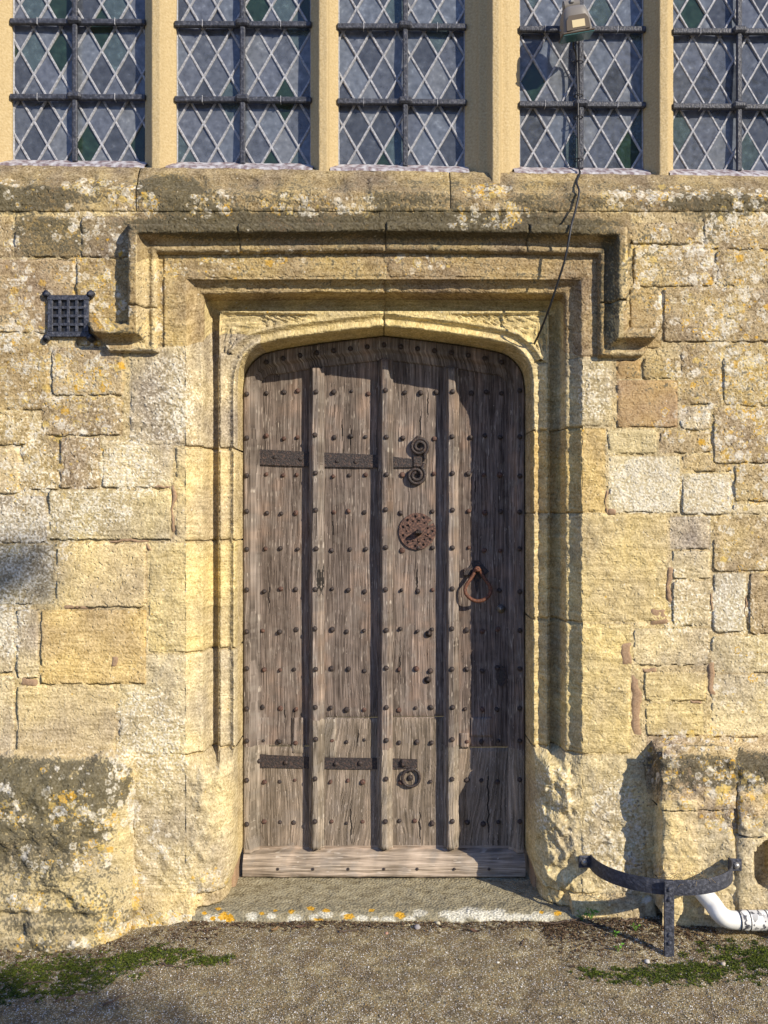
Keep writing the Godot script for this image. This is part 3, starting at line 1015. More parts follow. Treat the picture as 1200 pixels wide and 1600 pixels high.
func sill_piece(px0: float, px1: float) -> ArrayMesh:
	var x0 := (px0 - 600.0) * 0.0025
	var x1 := (px1 - 600.0) * 0.0025
	var prof := dense_profile([Vector2(2.722, -0.03), Vector2(2.724, 0.000), Vector2(2.728, 0.004), Vector2(2.760, 0.006), Vector2(2.794, 0.008), Vector2(2.800, 0.005), Vector2(2.82, -0.008), Vector2(2.865, -0.028), Vector2(2.900, -0.052), Vector2(2.922, -0.10), Vector2(2.945, -0.15), Vector2(2.97, -0.22)], 0.009)
	var nv := prof.size() - 1
	var nu := int((x1 - x0) / 0.011)
	return grid(nu, nv, func(i: int, j: int) -> Vector3:
		var q: Vector2 = prof[j]
		var x := lerpf(x0, x1, float(i) / nu)
		var d := minf(x - x0, x1 - x)
		var w := noise_b.get_noise_3d(x * 16.0, q.x * 26.0, 21.0)
		var z := q.y + w * 0.004 + fbm(x * 40.0, q.x * 50.0, 22.0) * 0.003 - (1.0 - sm(0.0, 0.008, d)) * 0.004
		z -= 0.014 * sm(0.15, 0.5, fbm(x * 5.0, 3.0, 23.0)) * sm(2.77, 2.80, q.x) * (1.0 - sm(2.84, 2.88, q.x))
		var y := q.x - 0.0145 * x * sm(2.73, 2.8, q.x) + w * 0.003 * sm(2.73, 2.75, q.x)
		return Vector3(x, y, z), 9)

# plinth stones: x range, y range in metres, how far they stand out; weathered top
func plinth_piece(x0: float, x1: float, y0: float, y1: float, out_top: float, out_low: float, slope: float, rough: float, hole := Vector4.ZERO, front_cut := 0.0) -> ArrayMesh:
	var step := 0.010
	var nx := maxi(8, int((x1 - x0) / step))
	var ny := maxi(8, int((y1 - y0) / step))
	var ns := int(out_low / 0.012) + 2   # columns for each side face
	var nt := int(slope / 0.012) + 2
	return grid(nx + 2 * ns, ny + nt, func(i: int, j: int) -> Vector3:
		var fx := clampf(float(i - ns) / nx, 0.0, 1.0)
		var x := lerpf(x0, x1, fx)
		var side := 0.0
		if i < ns:
			side = float(ns - i) / ns
		elif i > ns + nx:
			side = float(i - ns - nx) / ns
		var fy := clampf(float(j) / ny, 0.0, 1.0)
		var y := lerpf(y0, y1, fy)
		var z := lerpf(out_low, out_top, sm(0.0, 1.0, fy))
		var top := 0.0
		if j > ny:
			top = float(j - ny) / nt
			y += slope * top * 0.55
			z = lerpf(z, -0.01, top)
		z += (fbm(x * 6.0, y * 6.0, 51.0) * 0.022 + fbm(x * 18.0, y * 18.0, 52.0) * 0.012) * rough + fbm(x * 50.0, y * 50.0, 53.0) * 0.004
		# rounded, broken arrises
		var ex := minf(x - x0, x1 - x)
		z -= (1.0 - sm(0.0, 0.022, ex)) * 0.010 * (1.0 + fbm(y * 9.0, x * 3.0, 54.0))
		if hole.z > 0.0:
			var dx := (x - hole.x) / hole.z
			var dy := (y - hole.y) / hole.w
			z -= 0.18 * (1.0 - sm(0.8, 1.02, dx * dx + dy * dy))
		var xo := x
		if side > 0.0:
			z = lerpf(z, -0.02, side)
			xo += fbm(y * 12.0, side * 2.0, 55.0) * 0.012
		y += fbm(x * 8.0, 4.0, y * 8.0) * 0.006
		return Vector3(xo, y, z), 8 if x1 > 0.0 else 7)

# the left plinth: an old swollen mass that grows out of the wall and is eaten away below
func left_plinth() -> ArrayMesh:
	var nx := 140
	var ny := 74
	return grid(nx, ny, func(i: int, j: int) -> Vector3:
		var x := lerpf(-2.0, -0.965, i / float(nx))
		var y := lerpf(-0.16, 0.625, j / float(ny))
		var ax := -0.975 - x + fbm(y * 5.0, 2.0, 57.0) * 0.02
		var bulge := sqrt(clampf(1.0 - pow(1.0 - clampf(ax / 0.22, 0.0, 1.0), 2.0), 0.0, 1.0))
		var top := sqrt(clampf(1.0 - pow(1.0 - clampf((0.615 + fbm(x * 4.0, 1.0, 56.0) * 0.03 - y) / 0.20, 0.0, 1.0), 2.0), 0.0, 1.0))
		var z := 0.15 * bulge * top + 0.03 * bulge * (1.0 - sm(-0.05, 0.3, y))
		# a worn ledge and a crack near the foot
		z -= 0.022 * bulge * exp(-pow((y - 0.045 - fbm(x * 3.0, 5.0, 58.0) * 0.03) / 0.012, 2.0))
		z -= 0.03 * bulge * sm(0.02, 0.09, y) * (1.0 - sm(0.09, 0.3, y)) * 0.5
		z += bulge * top * (fbm(x * 5.0, y * 6.0, 51.0) * 0.028 + fbm(x * 15.0, y * 15.0, 52.0) * 0.013 + fbm(x * 44.0, y * 44.0, 53.0) * 0.006)
		return Vector3(x + 0.012 * fbm(y * 9.0, 1.0, 59.0) * (1.0 - bulge), y, z - 0.012 * (1.0 - bulge * top)), 7)

func build_wall() -> void:
	var wall := thing("church_wall", "weathered golden limestone church wall blotched with white and yellow lichen", "wall")
	# mortar beds behind the joints
	for r in [[-400, 326, 289, 1500], [911, 326, 1600, 1500], [289, 326, 911, 436]]:
		part("mortar", flat_sheet(r[0], r[1], r[2], r[3], -0.002, 0.007), M.stone, wall)
	for s in STONES:
		var rough := 1.0
		if s[4] == "O" or s[4] == "R" or s[4] == "N":
			rough = 0.6
		elif s[4] == "G" or s[4] == "Y":
			rough = 1.3
		part("stone", stone_mesh(s, 0.0, rough), M.stone, wall)
	# the courses go on past the picture
	for side in 2:
		var y := 338.0
		while y < 1400.0:
			var h := rng.randf_range(60, 110)
			var x := -400.0 if side == 0 else 1278.0
			var end := -78.0 if side == 0 else 1600.0
			while x < end - 40.0:
				var w := minf(rng.randf_range(90, 200), end - x)
				if end - x - w < 40.0:
					w = end - x
				part("stone", stone_mesh([x, y, x + w - 3, y + h - 3, "Y"]), M.stone, wall)
				x += w
			y += h
	# patches of brown repair mortar pressed into the joints
	for r in [[267, 742, 273, 842], [236, 758, 270, 763], [160, 842, 240, 848], [228, 848, 234, 862], [88, 944, 160, 953], [172, 1022, 184, 1046], [28, 1056, 62, 1074],
			[968, 1000, 990, 1046], [985, 1042, 1004, 1170], [1000, 1044, 1030, 1052], [1012, 945, 1046, 980], [1040, 870, 1050, 950], [946, 760, 951, 806], [948, 792, 966, 806], [1106, 1025, 1120, 1098], [1164, 925, 1170, 972], [1074, 1090, 1100, 1099], [960, 1192, 980, 1203], [1110, 920, 1115, 960]]:
		part("repair_mortar", repair_patch(r), M.repair, wall)
	var sur := holder("door_surround", wall)
	for j in JAMB_L:
		part("jamb_stone", jamb_stone(-1.0, j), M.stone, sur)
	for j in JAMB_R:
		part("jamb_stone", jamb_stone(1.0, j), M.stone, sur)
	part("mortar", jamb_stone(-1.0, [548, 1420, 240, "M"], 0.007), M.stone, sur)
	part("mortar", jamb_stone(1.0, [552, 1420, 950, "M"], 0.007), M.stone, sur)
	for c in [[-1.2, -0.615, -0.3, 2.25], [0.615, 1.2, -0.3, 2.25], [-1.2, 1.2, 2.315, 2.75], [-2.4, -1.205, -0.3, 2.75], [1.205, 2.4, -0.3, 2.75]]:
		part("core", bevel_box(Vector3(c[1] - c[0], c[3] - c[2], 0.26), 0.01), M.repair, wall, Vector3((c[0] + c[1]) * 0.5, (c[2] + c[3]) * 0.5, -0.33))
	part("lintel_stone", lintel_half(-1.0), M.stone, sur)
	part("lintel_stone", lintel_half(1.0), M.stone, sur)
	part("arch_stone", spandrel_half(-1.0), M.stone, sur)
	part("arch_stone", spandrel_half(1.0), M.stone, sur)
	var hood := holder("hood_mould", wall)
	var hy := 2.553
	part("label_stop", hood_piece([Vector2(-1.065, 2.170), Vector2(-0.88, 2.170), Vector2(-0.88, 2.34)], -0.72), M.stone, hood)
	part("hood_stone", hood_piece([Vector2(-0.88, 2.342), Vector2(-0.88, hy), Vector2(-0.56, hy + 0.002)]), M.stone, hood)
	part("hood_stone", hood_piece([Vector2(-0.5595, hy + 0.002), Vector2(0.0045, hy + 0.008)]), M.stone, hood)
	part("hood_stone", hood_piece([Vector2(0.005, hy + 0.008), Vector2(0.552, hy + 0.002)]), M.stone, hood)
	part("hood_stone", hood_piece([Vector2(0.5525, hy + 0.002), Vector2(0.832, hy - 0.006), Vector2(0.832, 2.36)]), M.stone, hood)
	part("label_stop", hood_piece([Vector2(0.832, 2.358), Vector2(0.832, 2.152), Vector2(1.0, 2.152)], 0.0, 0.6), M.stone, hood)
	var sill := holder("window_sill", wall)
	var cuts := [-420, 213, 704, 1236, 1600]
	for k in cuts.size() - 1:
		part("sill_stone", sill_piece(cuts[k] + 1, cuts[k + 1] - 1), M.stone, sill)
	var pl := holder("plinth", wall)
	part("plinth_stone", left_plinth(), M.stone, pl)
	part("mortar", flat_sheet(1022, 1155, 1136, 1480, 0.108, 0.012), M.stone, pl)
	part("plinth_stone", plinth_piece(1.045, 1.33, 0.43, 0.61, 0.12, 0.125, 0.10, 1.0), M.stone, pl)
	part("plinth_stone", plinth_piece(1.335, 2.4, 0.335, 0.60, 0.12, 0.14, 0.11, 1.0), M.stone, pl)
	part("plinth_stone", plinth_piece(1.052, 1.328, 0.145, 0.425, 0.12, 0.115, 0.0, 0.8), M.stone, pl)
	part("plinth_stone", plinth_piece(1.055, 1.24, 0.03, 0.14, 0.115, 0.115, 0.0, 0.6), M.stone, pl)
	part("plinth_stone", plinth_piece(1.333, 2.4, -0.2, 0.33, 0.125, 0.13, 0.0, 0.35, Vector4(1.446, 0.215, 0.050, 0.092)), M.stone, pl)
	part("foot_stone", plinth_piece(-0.985, -0.735, -0.2, 0.045, 0.035, 0.06, 0.04, 0.6), M.stone, pl)
	part("foot_stone", plinth_piece(0.73, 1.06, -0.2, 0.04, 0.03, 0.05, 0.03, 0.6), M.stone, pl)

func repair_patch(r: Array) -> ArrayMesh:
	var a := Vector2((r[0] - 600.0) * 0.0025, 1.55 - (r[3] - 800.0) * 0.0025)
	var b := Vector2((r[2] - 600.0) * 0.0025, 1.55 - (r[1] - 800.0) * 0.0025)
	var nu := maxi(5, int((b.x - a.x) / 0.006))
	var nv := maxi(5, int((b.y - a.y) / 0.006))
	var vertical := b.y - a.y > b.x - a.x
	return grid(nu, nv, func(i: int, j: int) -> Vector3:
		var s := float(i) / nu
		var t := float(j) / nv
		var x := lerpf(a.x, b.x, s)
		var y := lerpf(a.y, b.y, t)
		var ex := sm(0.0, 0.25, minf(s, 1.0 - s))
		var ey := sm(0.0, 0.25, minf(t, 1.0 - t))
		# ragged outline
		var wx := fbm(y * 13.0, a.x * 10.0, 60.0) * 0.016 * (0.4 + s)
		var wy := fbm(x * 13.0, a.y * 10.0, 61.0) * 0.014 * (0.4 + t)
		x += wx if vertical else wx * 0.3
		y += wy if not vertical else wy * 0.3
		return Vector3(x, y, -0.008 + 0.0105 * ex * ey + fbm(x * 40.0, y * 40.0, 62.0) * 0.002), 0)

# ---------------------------------------------------------------- window
func prism(poly: PackedVector2Array, z0: float, z1: float) -> ArrayMesh:
	var st := SurfaceTool.new()
	st.begin(Mesh.PRIMITIVE_TRIANGLES)
	st.set_smooth_group(-1)
	var idx := Geometry2D.triangulate_polygon(poly)
	var area := 0.0
	for i in poly.size():
		area += poly[i].cross(poly[(i + 1) % poly.size()])
	for k in range(0, idx.size(), 3):
		var a := poly[idx[k]]
		var b := poly[idx[k + 1]]
		var c := poly[idx[k + 2]]
		if (b - a).cross(c - a) < 0.0:
			var s := b
			b = c
			c = s
		tri(st, Vector3(a.x, a.y, z1), Vector3(b.x, b.y, z1), Vector3(c.x, c.y, z1))
		tri(st, Vector3(a.x, a.y, z0), Vector3(c.x, c.y, z0), Vector3(b.x, b.y, z0))
	for i in poly.size():
		var p := poly[i]
		var q := poly[(i + 1) % poly.size()]
		if area < 0.0:
			var s2 := p
			p = q
			q = s2
		quad(st, Vector3(p.x, p.y, z0), Vector3(q.x, q.y, z0), Vector3(q.x, q.y, z1), Vector3(p.x, p.y, z1))
	st.generate_normals()
	return st.commit()

func bar_to(st: SurfaceTool, a: Vector2, b: Vector2, w: float, z0: float, z1: float) -> void:
	# a came: a strip with a raised, rounded front
	var d := (b - a).normalized()
	var n := Vector2(-d.y, d.x) * w
	var zm := lerpf(z0, z1, 0.55)
	var c := [[n, z0], [n, zm], [n * 0.5, z1], [-n * 0.5, z1], [-n, zm], [-n, z0]]
	for k in 5:
		var p: Vector2 = c[k][0]
		var q: Vector2 = c[k + 1][0]
		quad(st, Vector3(a.x + p.x, a.y + p.y, c[k][1]), Vector3(a.x + q.x, a.y + q.y, c[k + 1][1]), Vector3(b.x + q.x, b.y + q.y, c[k + 1][1]), Vector3(b.x + p.x, b.y + p.y, c[k][1]))

func clip_line(a: Vector2, b: Vector2, r: Rect2) -> Array:
	var out := []
	var poly := PackedVector2Array([r.position, Vector2(r.end.x, r.position.y), r.end, Vector2(r.position.x, r.end.y)])
	var res := Geometry2D.intersect_polyline_with_polygon(PackedVector2Array([a, b]), poly)
	for l in res:
		if l.size() >= 2:
			out.append([l[0], l[l.size() - 1]])
	return out

const GLASS_Z := -0.155
const WIN_TOP := 4.05

func mullion_mesh(x0: float, x1: float, nose: float) -> ArrayMesh:
	# from the left light round the front to the right light
	var w := x1 - x0
	var c := (x0 + x1) * 0.5
	var h := w * 0.5
	var prof := []
	if nose > 0.0:
		prof = [Vector2(-h, -0.16), Vector2(-h, -0.085), Vector2(-h + 0.012, -0.078), Vector2(-h + 0.026, -0.070), Vector2(-h + 0.044, -0.052), Vector2(-h + 0.050, -0.034), Vector2(-0.030, -0.026), Vector2(-0.022, 0.002), Vector2(-0.014, nose), Vector2(0.014, nose), Vector2(0.022, 0.002), Vector2(0.030, -0.026), Vector2(h - 0.050, -0.034), Vector2(h - 0.044, -0.052), Vector2(h - 0.026, -0.070), Vector2(h - 0.012, -0.078), Vector2(h, -0.085), Vector2(h, -0.16)]
	else:
		prof = [Vector2(-h, -0.16), Vector2(-h, -0.082), Vector2(-h + 0.010, -0.076), Vector2(-h + 0.022, -0.058), Vector2(-h + 0.034, -0.040), Vector2(-0.020, -0.020), Vector2(-0.017, -0.012), Vector2(0.017, -0.012), Vector2(0.020, -0.020), Vector2(h - 0.034, -0.040), Vector2(h - 0.022, -0.058), Vector2(h - 0.010, -0.076), Vector2(h, -0.082), Vector2(h, -0.16)]
	var dp := dense_profile(prof, 0.007)
	var nu := dp.size() - 1
	var nv := 90
	return grid(nu, nv, func(i: int, j: int) -> Vector3:
		var q: Vector2 = dp[i]
		var y := lerpf(2.84, WIN_TOP, float(j) / nv)
		var w2 := noise_b.get_noise_3d(q.x * 30.0 + c, y * 12.0, 70.0)
		return Vector3(c + q.x + w2 * 0.0012, y, q.y - 0.05 + w2 * 0.0016 + fbm((c + q.x) * 60.0, y * 60.0, 71.0) * 0.001), 0)

func build_window() -> void:
	var win := thing("leaded_window", "row of leaded diamond-pane window lights between buff stone mullions", "window")
	var gs := (CAM.z - GLASS_Z) / F
	var lights := [[-230, -26, -128], [22, 229, 121], [277, 486, 381], [529, 726, 633], [811, 1004, 905], [1049, 1252, 1150], [1300, 1500, 1400]]
	# mullions between neighbouring lights; the fourth is the broad one
	for k in lights.size() - 1:
		var a: float = (lights[k][1] - 600.0) * gs
		var b: float = (lights[k + 1][0] - 600.0) * gs
		part("mullion", mullion_mesh(a, b, 0.03 if k == 3 else 0.0), M.buff, win)
	var pitch := Vector2(42.3, 73.0) * gs
	for L in lights:
		var n := holder("window_light", win)
		var x0: float = (L[0] - 600.0) * gs
		var x1: float = (L[1] - 600.0) * gs
		var xs: float = (L[2] - 600.0) * gs
		var xc := (x0 + x1) * 0.5
		var tilt := -0.0145 * xc
		var y0 := 2.948 + tilt
		var rect := Rect2(x0 - 0.004, y0, x1 - x0 + 0.008, WIN_TOP - y0)
		var clip := PackedVector2Array([rect.position, Vector2(rect.end.x, rect.position.y), rect.end, Vector2(rect.position.x, rect.end.y)])
		var ox := x0 + pitch.x * rng.randf_range(0.2, 0.8)
		var oy := 3.219 + tilt + pitch.y * 0.5
		var st := SurfaceTool.new()
		st.begin(Mesh.PRIMITIVE_TRIANGLES)
		st.set_smooth_group(-1)
		# panes, each leaning a little its own way
		for r in range(-12, 26):
			for c in range(-2, 8):
				var ctr := Vector2(ox + (c + 0.5 * (r & 1)) * pitch.x, oy + r * 0.5 * pitch.y)
				var dia := PackedVector2Array([ctr + Vector2(pitch.x * 0.5, 0), ctr + Vector2(0, pitch.y * 0.5), ctr - Vector2(pitch.x * 0.5, 0), ctr - Vector2(0, pitch.y * 0.5)])
				var cut := Geometry2D.intersect_polygons(dia, clip)
				if cut.is_empty() or cut[0].size() < 3:
					continue
				var poly: PackedVector2Array = cut[0]
				var mid := Vector2.ZERO
				for p in poly:
					mid += p / poly.size()
				var loc := PackedVector2Array()
				for p in poly:
					loc.append(p - mid)
				var roll := rng.randf()
				var which := 0
				if roll < 0.07:
					which = 5
				elif roll < 0.2:
					which = 6
				else:
					which = rng.randi_range(0, 4)
				var o := part("pane", prism(loc, -0.0015, 0.0015), M.panes[which], n, Vector3(mid.x, mid.y, GLASS_Z))
				o.rotation = Vector3(rng.randf_range(-0.05, 0.05), rng.randf_range(-0.05, 0.05), 0)
		# lead cames in both diagonals
		for k in range(-24, 34):
			var a := Vector2(ox + k * pitch.x + pitch.x * 0.5, oy)
			var slope := Vector2(pitch.x, pitch.y) * 20.0
			for seg in clip_line(a - slope, a + slope, rect):
				bar_to(st, seg[0], seg[1], 0.0052, GLASS_Z - 0.003, GLASS_Z + 0.0075)
			slope.x = -slope.x
			for seg in clip_line(a - slope, a + slope, rect):
				bar_to(st, seg[0], seg[1], 0.0053, GLASS_Z - 0.003, GLASS_Z + 0.0066)
		for e in [[rect.position, Vector2(rect.position.x, rect.end.y)], [Vector2(rect.end.x, rect.position.y), rect.end]]:
			bar_to(st, e[0], e[1], 0.008, GLASS_Z - 0.003, GLASS_Z + 0.009)
		st.generate_normals()
		part("lead_lattice", st.commit(), M.lead, n)
		# iron: stanchion through the eyes of the saddle bars
		part("stanchion", bevel_box(Vector3(0.021, WIN_TOP - y0, 0.018), 0.004), M.iron, n, Vector3(xs, (WIN_TOP + y0) * 0.5, GLASS_Z + 0.030))
		for by: float in [3.210, 3.515, 3.82]:
			var bar := part("saddle_bar", bevel_box(Vector3(x1 - x0 + 0.01, 0.024, 0.020), 0.004), M.iron, n, Vector3(xc, by + tilt, GLASS_Z + 0.027))
			bar.rotation.z = rng.randf_range(-0.012, -0.002)
			part("eye", bevel_box(Vector3(0.056, 0.028, 0.040), 0.008), M.iron, bar, Vector3(xs - xc, 0.003, 0.004))
			for s: float in [-0.3, 0.28]:
				part("wire_tie", bevel_box(Vector3(0.003, 0.028, 0.026), 0.001), M.lead, bar, Vector3(s * (x1 - x0), 0, 0))
		# lead flashing dressed over the foot of the light
		var fx0 := x0 - 0.03
		var fx1 := x1 + 0.012
		var ph := rng.randf() * 6.0
		part("lead_flashing", grid(60, 6, func(i: int, j: int) -> Vector3:
			var x := lerpf(fx0, fx1, i / 60.0)
			var t := j / 6.0
			var wav := fbm(x * 6.0, ph, 80.0) * 0.006
			return Vector3(x, 2.910 + tilt - 0.0145 * (x - xc) + wav * 0.7 + 0.052 * t, lerpf(-0.066, -0.146, t) + fbm(x * 14.0, t * 2.0, ph) * 0.0018 - (0.012 if j == 0 else 0.0)), 0), M.flashing, n)
	# the dim room behind the glass
	var st2 := SurfaceTool.new()
	st2.begin(Mesh.PRIMITIVE_TRIANGLES)
	st2.set_smooth_group(-1)
	var a2 := Vector3(-2.6, 2.7, -3.0)
	var b2 := Vector3(2.6, 4.2, -0.205)
	quad(st2, a2, Vector3(b2.x, a2.y, a2.z), Vector3(b2.x, b2.y, a2.z), Vector3(a2.x, b2.y, a2.z))
	quad(st2, a2, Vector3(a2.x, b2.y, a2.z), Vector3(a2.x, b2.y, b2.z), Vector3(a2.x, a2.y, b2.z))
	quad(st2, Vector3(b2.x, a2.y, a2.z), Vector3(b2.x, a2.y, b2.z), b2, Vector3(b2.x, b2.y, a2.z))
	quad(st2, Vector3(a2.x, b2.y, a2.z), Vector3(b2.x, b2.y, a2.z), b2, Vector3(a2.x, b2.y, b2.z))
	quad(st2, a2, Vector3(a2.x, a2.y, b2.z), Vector3(b2.x, a2.y, b2.z), Vector3(b2.x, a2.y, a2.z))
	st2.generate_normals()
	var room := part("room_walls", st2.commit(), M.dark, self)
	room.set_meta("kind", "structure")

# ---------------------------------------------------------------- door
func build_door() -> void:
	var door := thing("oak_door", "studded oak plank door with vertical ribs under a flat pointed arch", "door")
	var zp := -0.36
	# boards, upper and lower, each its own piece
	var xs := [-0.597, -0.303, -0.001, 0.289, 0.597]
	var seams := [1166.0, 1121.0, 1120.0, 1168.0]
	for k in 4:
		for low in 2:
			var xa: float = xs[k] + 0.0012
			var xb: float = xs[k + 1] - 0.0012
			var ys := at(600, seams[k], zp).y
			var dz := rng.randf_range(-0.002, 0.002)
			var nu := int((xb - xa) / 0.012)
			var nv := 120 if low == 0 else 44
			part("plank", grid(nu, nv, func(i: int, j: int) -> Vector3:
				var x := lerpf(xa, xb, float(i) / nu)
				var t := float(j) / nv
				var y := lerpf(ys + 0.0012, arch_y(x) - 0.004, t) if low == 0 else lerpf(0.05, ys - 0.0012, t)
				var z := zp + dz + fbm(x * 14.0, y * 2.5, 90.0 + k) * 0.004 + (0.003 if low == 1 else 0.0)
				if i == 0 or i == nu:
					z -= 0.008
				if (low == 0 and j == 0) or (low == 1 and j == nv):
					z -= 0.006
				return Vector3(x, y, z), 2), M.oak_plank, door)
	# let-in patches in the boards
	for r in [[403, 1121, 420, 1178], [457, 1121, 476, 1176], [504, 1121, 525, 1182], [736, 1121, 768, 1150], [719, 1145, 733, 1168]]:
		var c := at((r[0] + r[2]) * 0.5, (r[1] + r[3]) * 0.5, zp)
		var s := 0.002757
		var w: float = (r[2] - r[0]) * s
		var h: float = (r[3] - r[1]) * s
		part("wood_patch", grid(6, 10, func(i: int, j: int) -> Vector3:
			return Vector3(c.x + w * (clampf((i - 1) / 4.0, 0, 1) - 0.5), c.y + h * (clampf((j - 1) / 8.0, 0, 1) - 0.5), zp + (0.0065 if i > 0 and i < 6 and j > 0 and j < 10 else -0.004)), 2), M.oak, door)
	# outer frame: stiles and the two halves of the arched rail
	for side: float in [-1.0, 1.0]:
		part("stile", frame_piece(side, true), M.oak, door)
		part("arch_rail", frame_piece(side, false), M.oak, door)
	# ribs
	for r in [[493.5, 556.0], [602.0, 548.0], [706.0, 560.0]]:
		var cx := at(r[0], 800, -0.31).x
		var top := arch_y(cx) - 0.09
		var prof := [Vector2(-0.032, -0.012), Vector2(-0.032, 0.012), Vector2(-0.029, 0.015), Vector2(-0.021, 0.017), Vector2(-0.019, 0.044), Vector2(-0.014, 0.052), Vector2(0.010, 0.052), Vector2(0.014, 0.046), Vector2(0.020, 0.022), Vector2(0.022, 0.017), Vector2(0.030, 0.015), Vector2(0.033, 0.010), Vector2(0.032, -0.012)]
		var dp := dense_profile(prof, 0.005)
		var nu2 := dp.size() - 1
		var lean := rng.randf_range(-0.004, 0.004)
		part("rib", grid(nu2, 130, func(i: int, j: int) -> Vector3:
			var t := j / 130.0
			var y := lerpf(0.098 + 0.004 * fbm(dp[i].x * 90.0, cx, 95.0), top, t)
			var q: Vector2 = dp[i]
			var w := fbm(q.x * 50.0, y * 5.0, cx * 7.0)
			var z: float = zp + q.y + w * 0.0016
			if j == 0 or j == 130:
				z = minf(z, zp + 0.004)
			return Vector3(cx + q.x + lean * (t - 0.5) + fbm(y * 1.7, cx, 96.0) * 0.003 + w * 0.0008, y, z), 2), M.oak_rib, door)
	# bottom rail with a weathered top
	var bp := dense_profile([Vector2(0.004, -0.4), Vector2(0.004, -0.292), Vector2(0.012, -0.286), Vector2(0.055, -0.287), Vector2(0.064, -0.292), Vector2(0.098, -0.325), Vector2(0.102, -0.37)], 0.006)
	part("bottom_rail", grid(110, bp.size() - 1, func(i: int, j: int) -> Vector3:
		var x := lerpf(-0.598, 0.598, i / 110.0)
		var q: Vector2 = bp[j]
		return Vector3(x, q.x + fbm(x * 8.0, 3.0, 97.0) * 0.003, q.y + fbm(x * 6.0, q.x * 60.0, 98.0) * 0.0035), 2), M.oak, door)
	for px in [434, 489, 544, 600, 652, 710, 764]:
		part("nail", stud_mesh(0.0065, 0.003), M.old_iron, door, at(px, 1358, -0.284))
	# studs
	var stud := stud_mesh(0.0115, 0.012)
	var small := stud_mesh(0.0095, 0.010)
	var rows := [613.0, 683.0, 742.0, 800.0, 858.0, 922.0, 985.0, 1046.0, 1107.0, 1158.0, 1220.0, 1285.0]
	for ri in rows.size():
		var py: float = rows[ri]
		var drift := -6.0 * clampf((py - 613.0) / 400.0, 0.0, 1.0)
		for px in [418.0, 443.0, 467.0, 523.0, 549.0, 574.0, 631.0, 656.0, 680.0, 735.0, 759.0, 784.0]:
			if ri == 3 and px == 656.0 or ri == 5 and (px == 735.0 or px == 759.0):
				continue
			if ri == 10 and px == 656.0:
				continue
			var o := part("stud", stud if rng.randf() < 0.6 else small, M.old_iron, door, at(px + drift + rng.randf_range(-2, 2), py + rng.randf_range(-2.5, 2.5), zp + 0.002))
			o.rotation = Vector3(rng.randf_range(-0.3, 0.3), rng.randf_range(-0.3, 0.3), rng.randf() * 3.0)
			o.scale = Vector3(rng.randf_range(0.8, 1.15), rng.randf_range(0.8, 1.15), rng.randf_range(0.6, 1.2))
			o.material_override = [M.old_iron, M.rust_dark, M.old_iron][rng.randi_range(0, 2)]
		for px in [493.0, 603.0, 706.5]:
			var o2 := part("stud", stud, M.old_iron, door, at(px + rng.randf_range(-1, 1), py - 2.0 + rng.randf_range(-2, 2), zp + 0.0505))
			o2.rotation = Vector3(rng.randf_range(-0.15, 0.15), rng.randf_range(-0.15, 0.15), rng.randf() * 3.0)
		for px in [385.5, 812.0]:
			part("stud", stud, M.old_iron, door, at(px, py + rng.randf_range(-3, 3), -0.3115))
	# studs along the arched rail
	for k in range(0, 15):
		var x := -0.50 + k * 1.0 / 14.0
		part("stud", stud, M.old_iron, door, Vector3(x, arch_y(x) - 0.042, -0.309))
	build_ironwork(door, zp)

func frame_piece(side: float, straight: bool) -> ArrayMesh:
	var path := PackedVector2Array()
	if straight:
		for k in 121:
			path.append(Vector2(DOOR_X - 0.003, lerpf(0.10, 2.0755, k / 120.0)))
	else:
		for p in ARCH:
			path.append(p - Vector2(0.003 * sm(0.5, 0.6, p.x), 0.004))
	var mi := mitres(path)
	if not straight:
		mi[path.size() - 1] = Vector2(0, -1)
		mi[0] = Vector2(-1, 0)
	var prof := [Vector2(0.0, -0.40), Vector2(0.0, -0.316), Vector2(0.004, -0.311), Vector2(0.030, -0.310), Vector2(0.036, -0.314), Vector2(0.044, -0.334), Vector2(0.056, -0.342), Vector2(0.064, -0.348), Vector2(0.066, -0.37)]
	var dp := dense_profile(prof, 0.007)
	var nv := dp.size() - 1
	var nu := path.size() - 1
	var f := func(i: int, j: int) -> Vector3:
		var q: Vector2 = dp[j]
		var widen := 1.0
		if not straight:
			widen = lerpf(1.0, 1.45, sm(0.0, 0.4, float(i) / nu))
		var sgn := 1.0 if straight else -1.0
		var m := mi[i] if straight else (mi[i] if mi[i].y <= 0.001 else -mi[i])
		if not straight:
			m = mi[i] * (1.0 if mi[i].dot(Vector2(0.0, 1.6) - path[i]) > 0.0 else -1.0)
		else:
			m = Vector2(-1, 0)
		var p := path[i] + m * q.x * widen
		var z := q.y + fbm(p.x * 12.0 * side, p.y * 8.0, 99.0) * 0.0015
		return Vector3(p.x * side, p.y, z)
	if side > 0.0:
		return grid(nv, nu, func(i: int, j: int) -> Vector3: return f.call(j, nv - i), 2)
	return grid(nv, nu, func(i: int, j: int) -> Vector3: return f.call(j, i), 2)

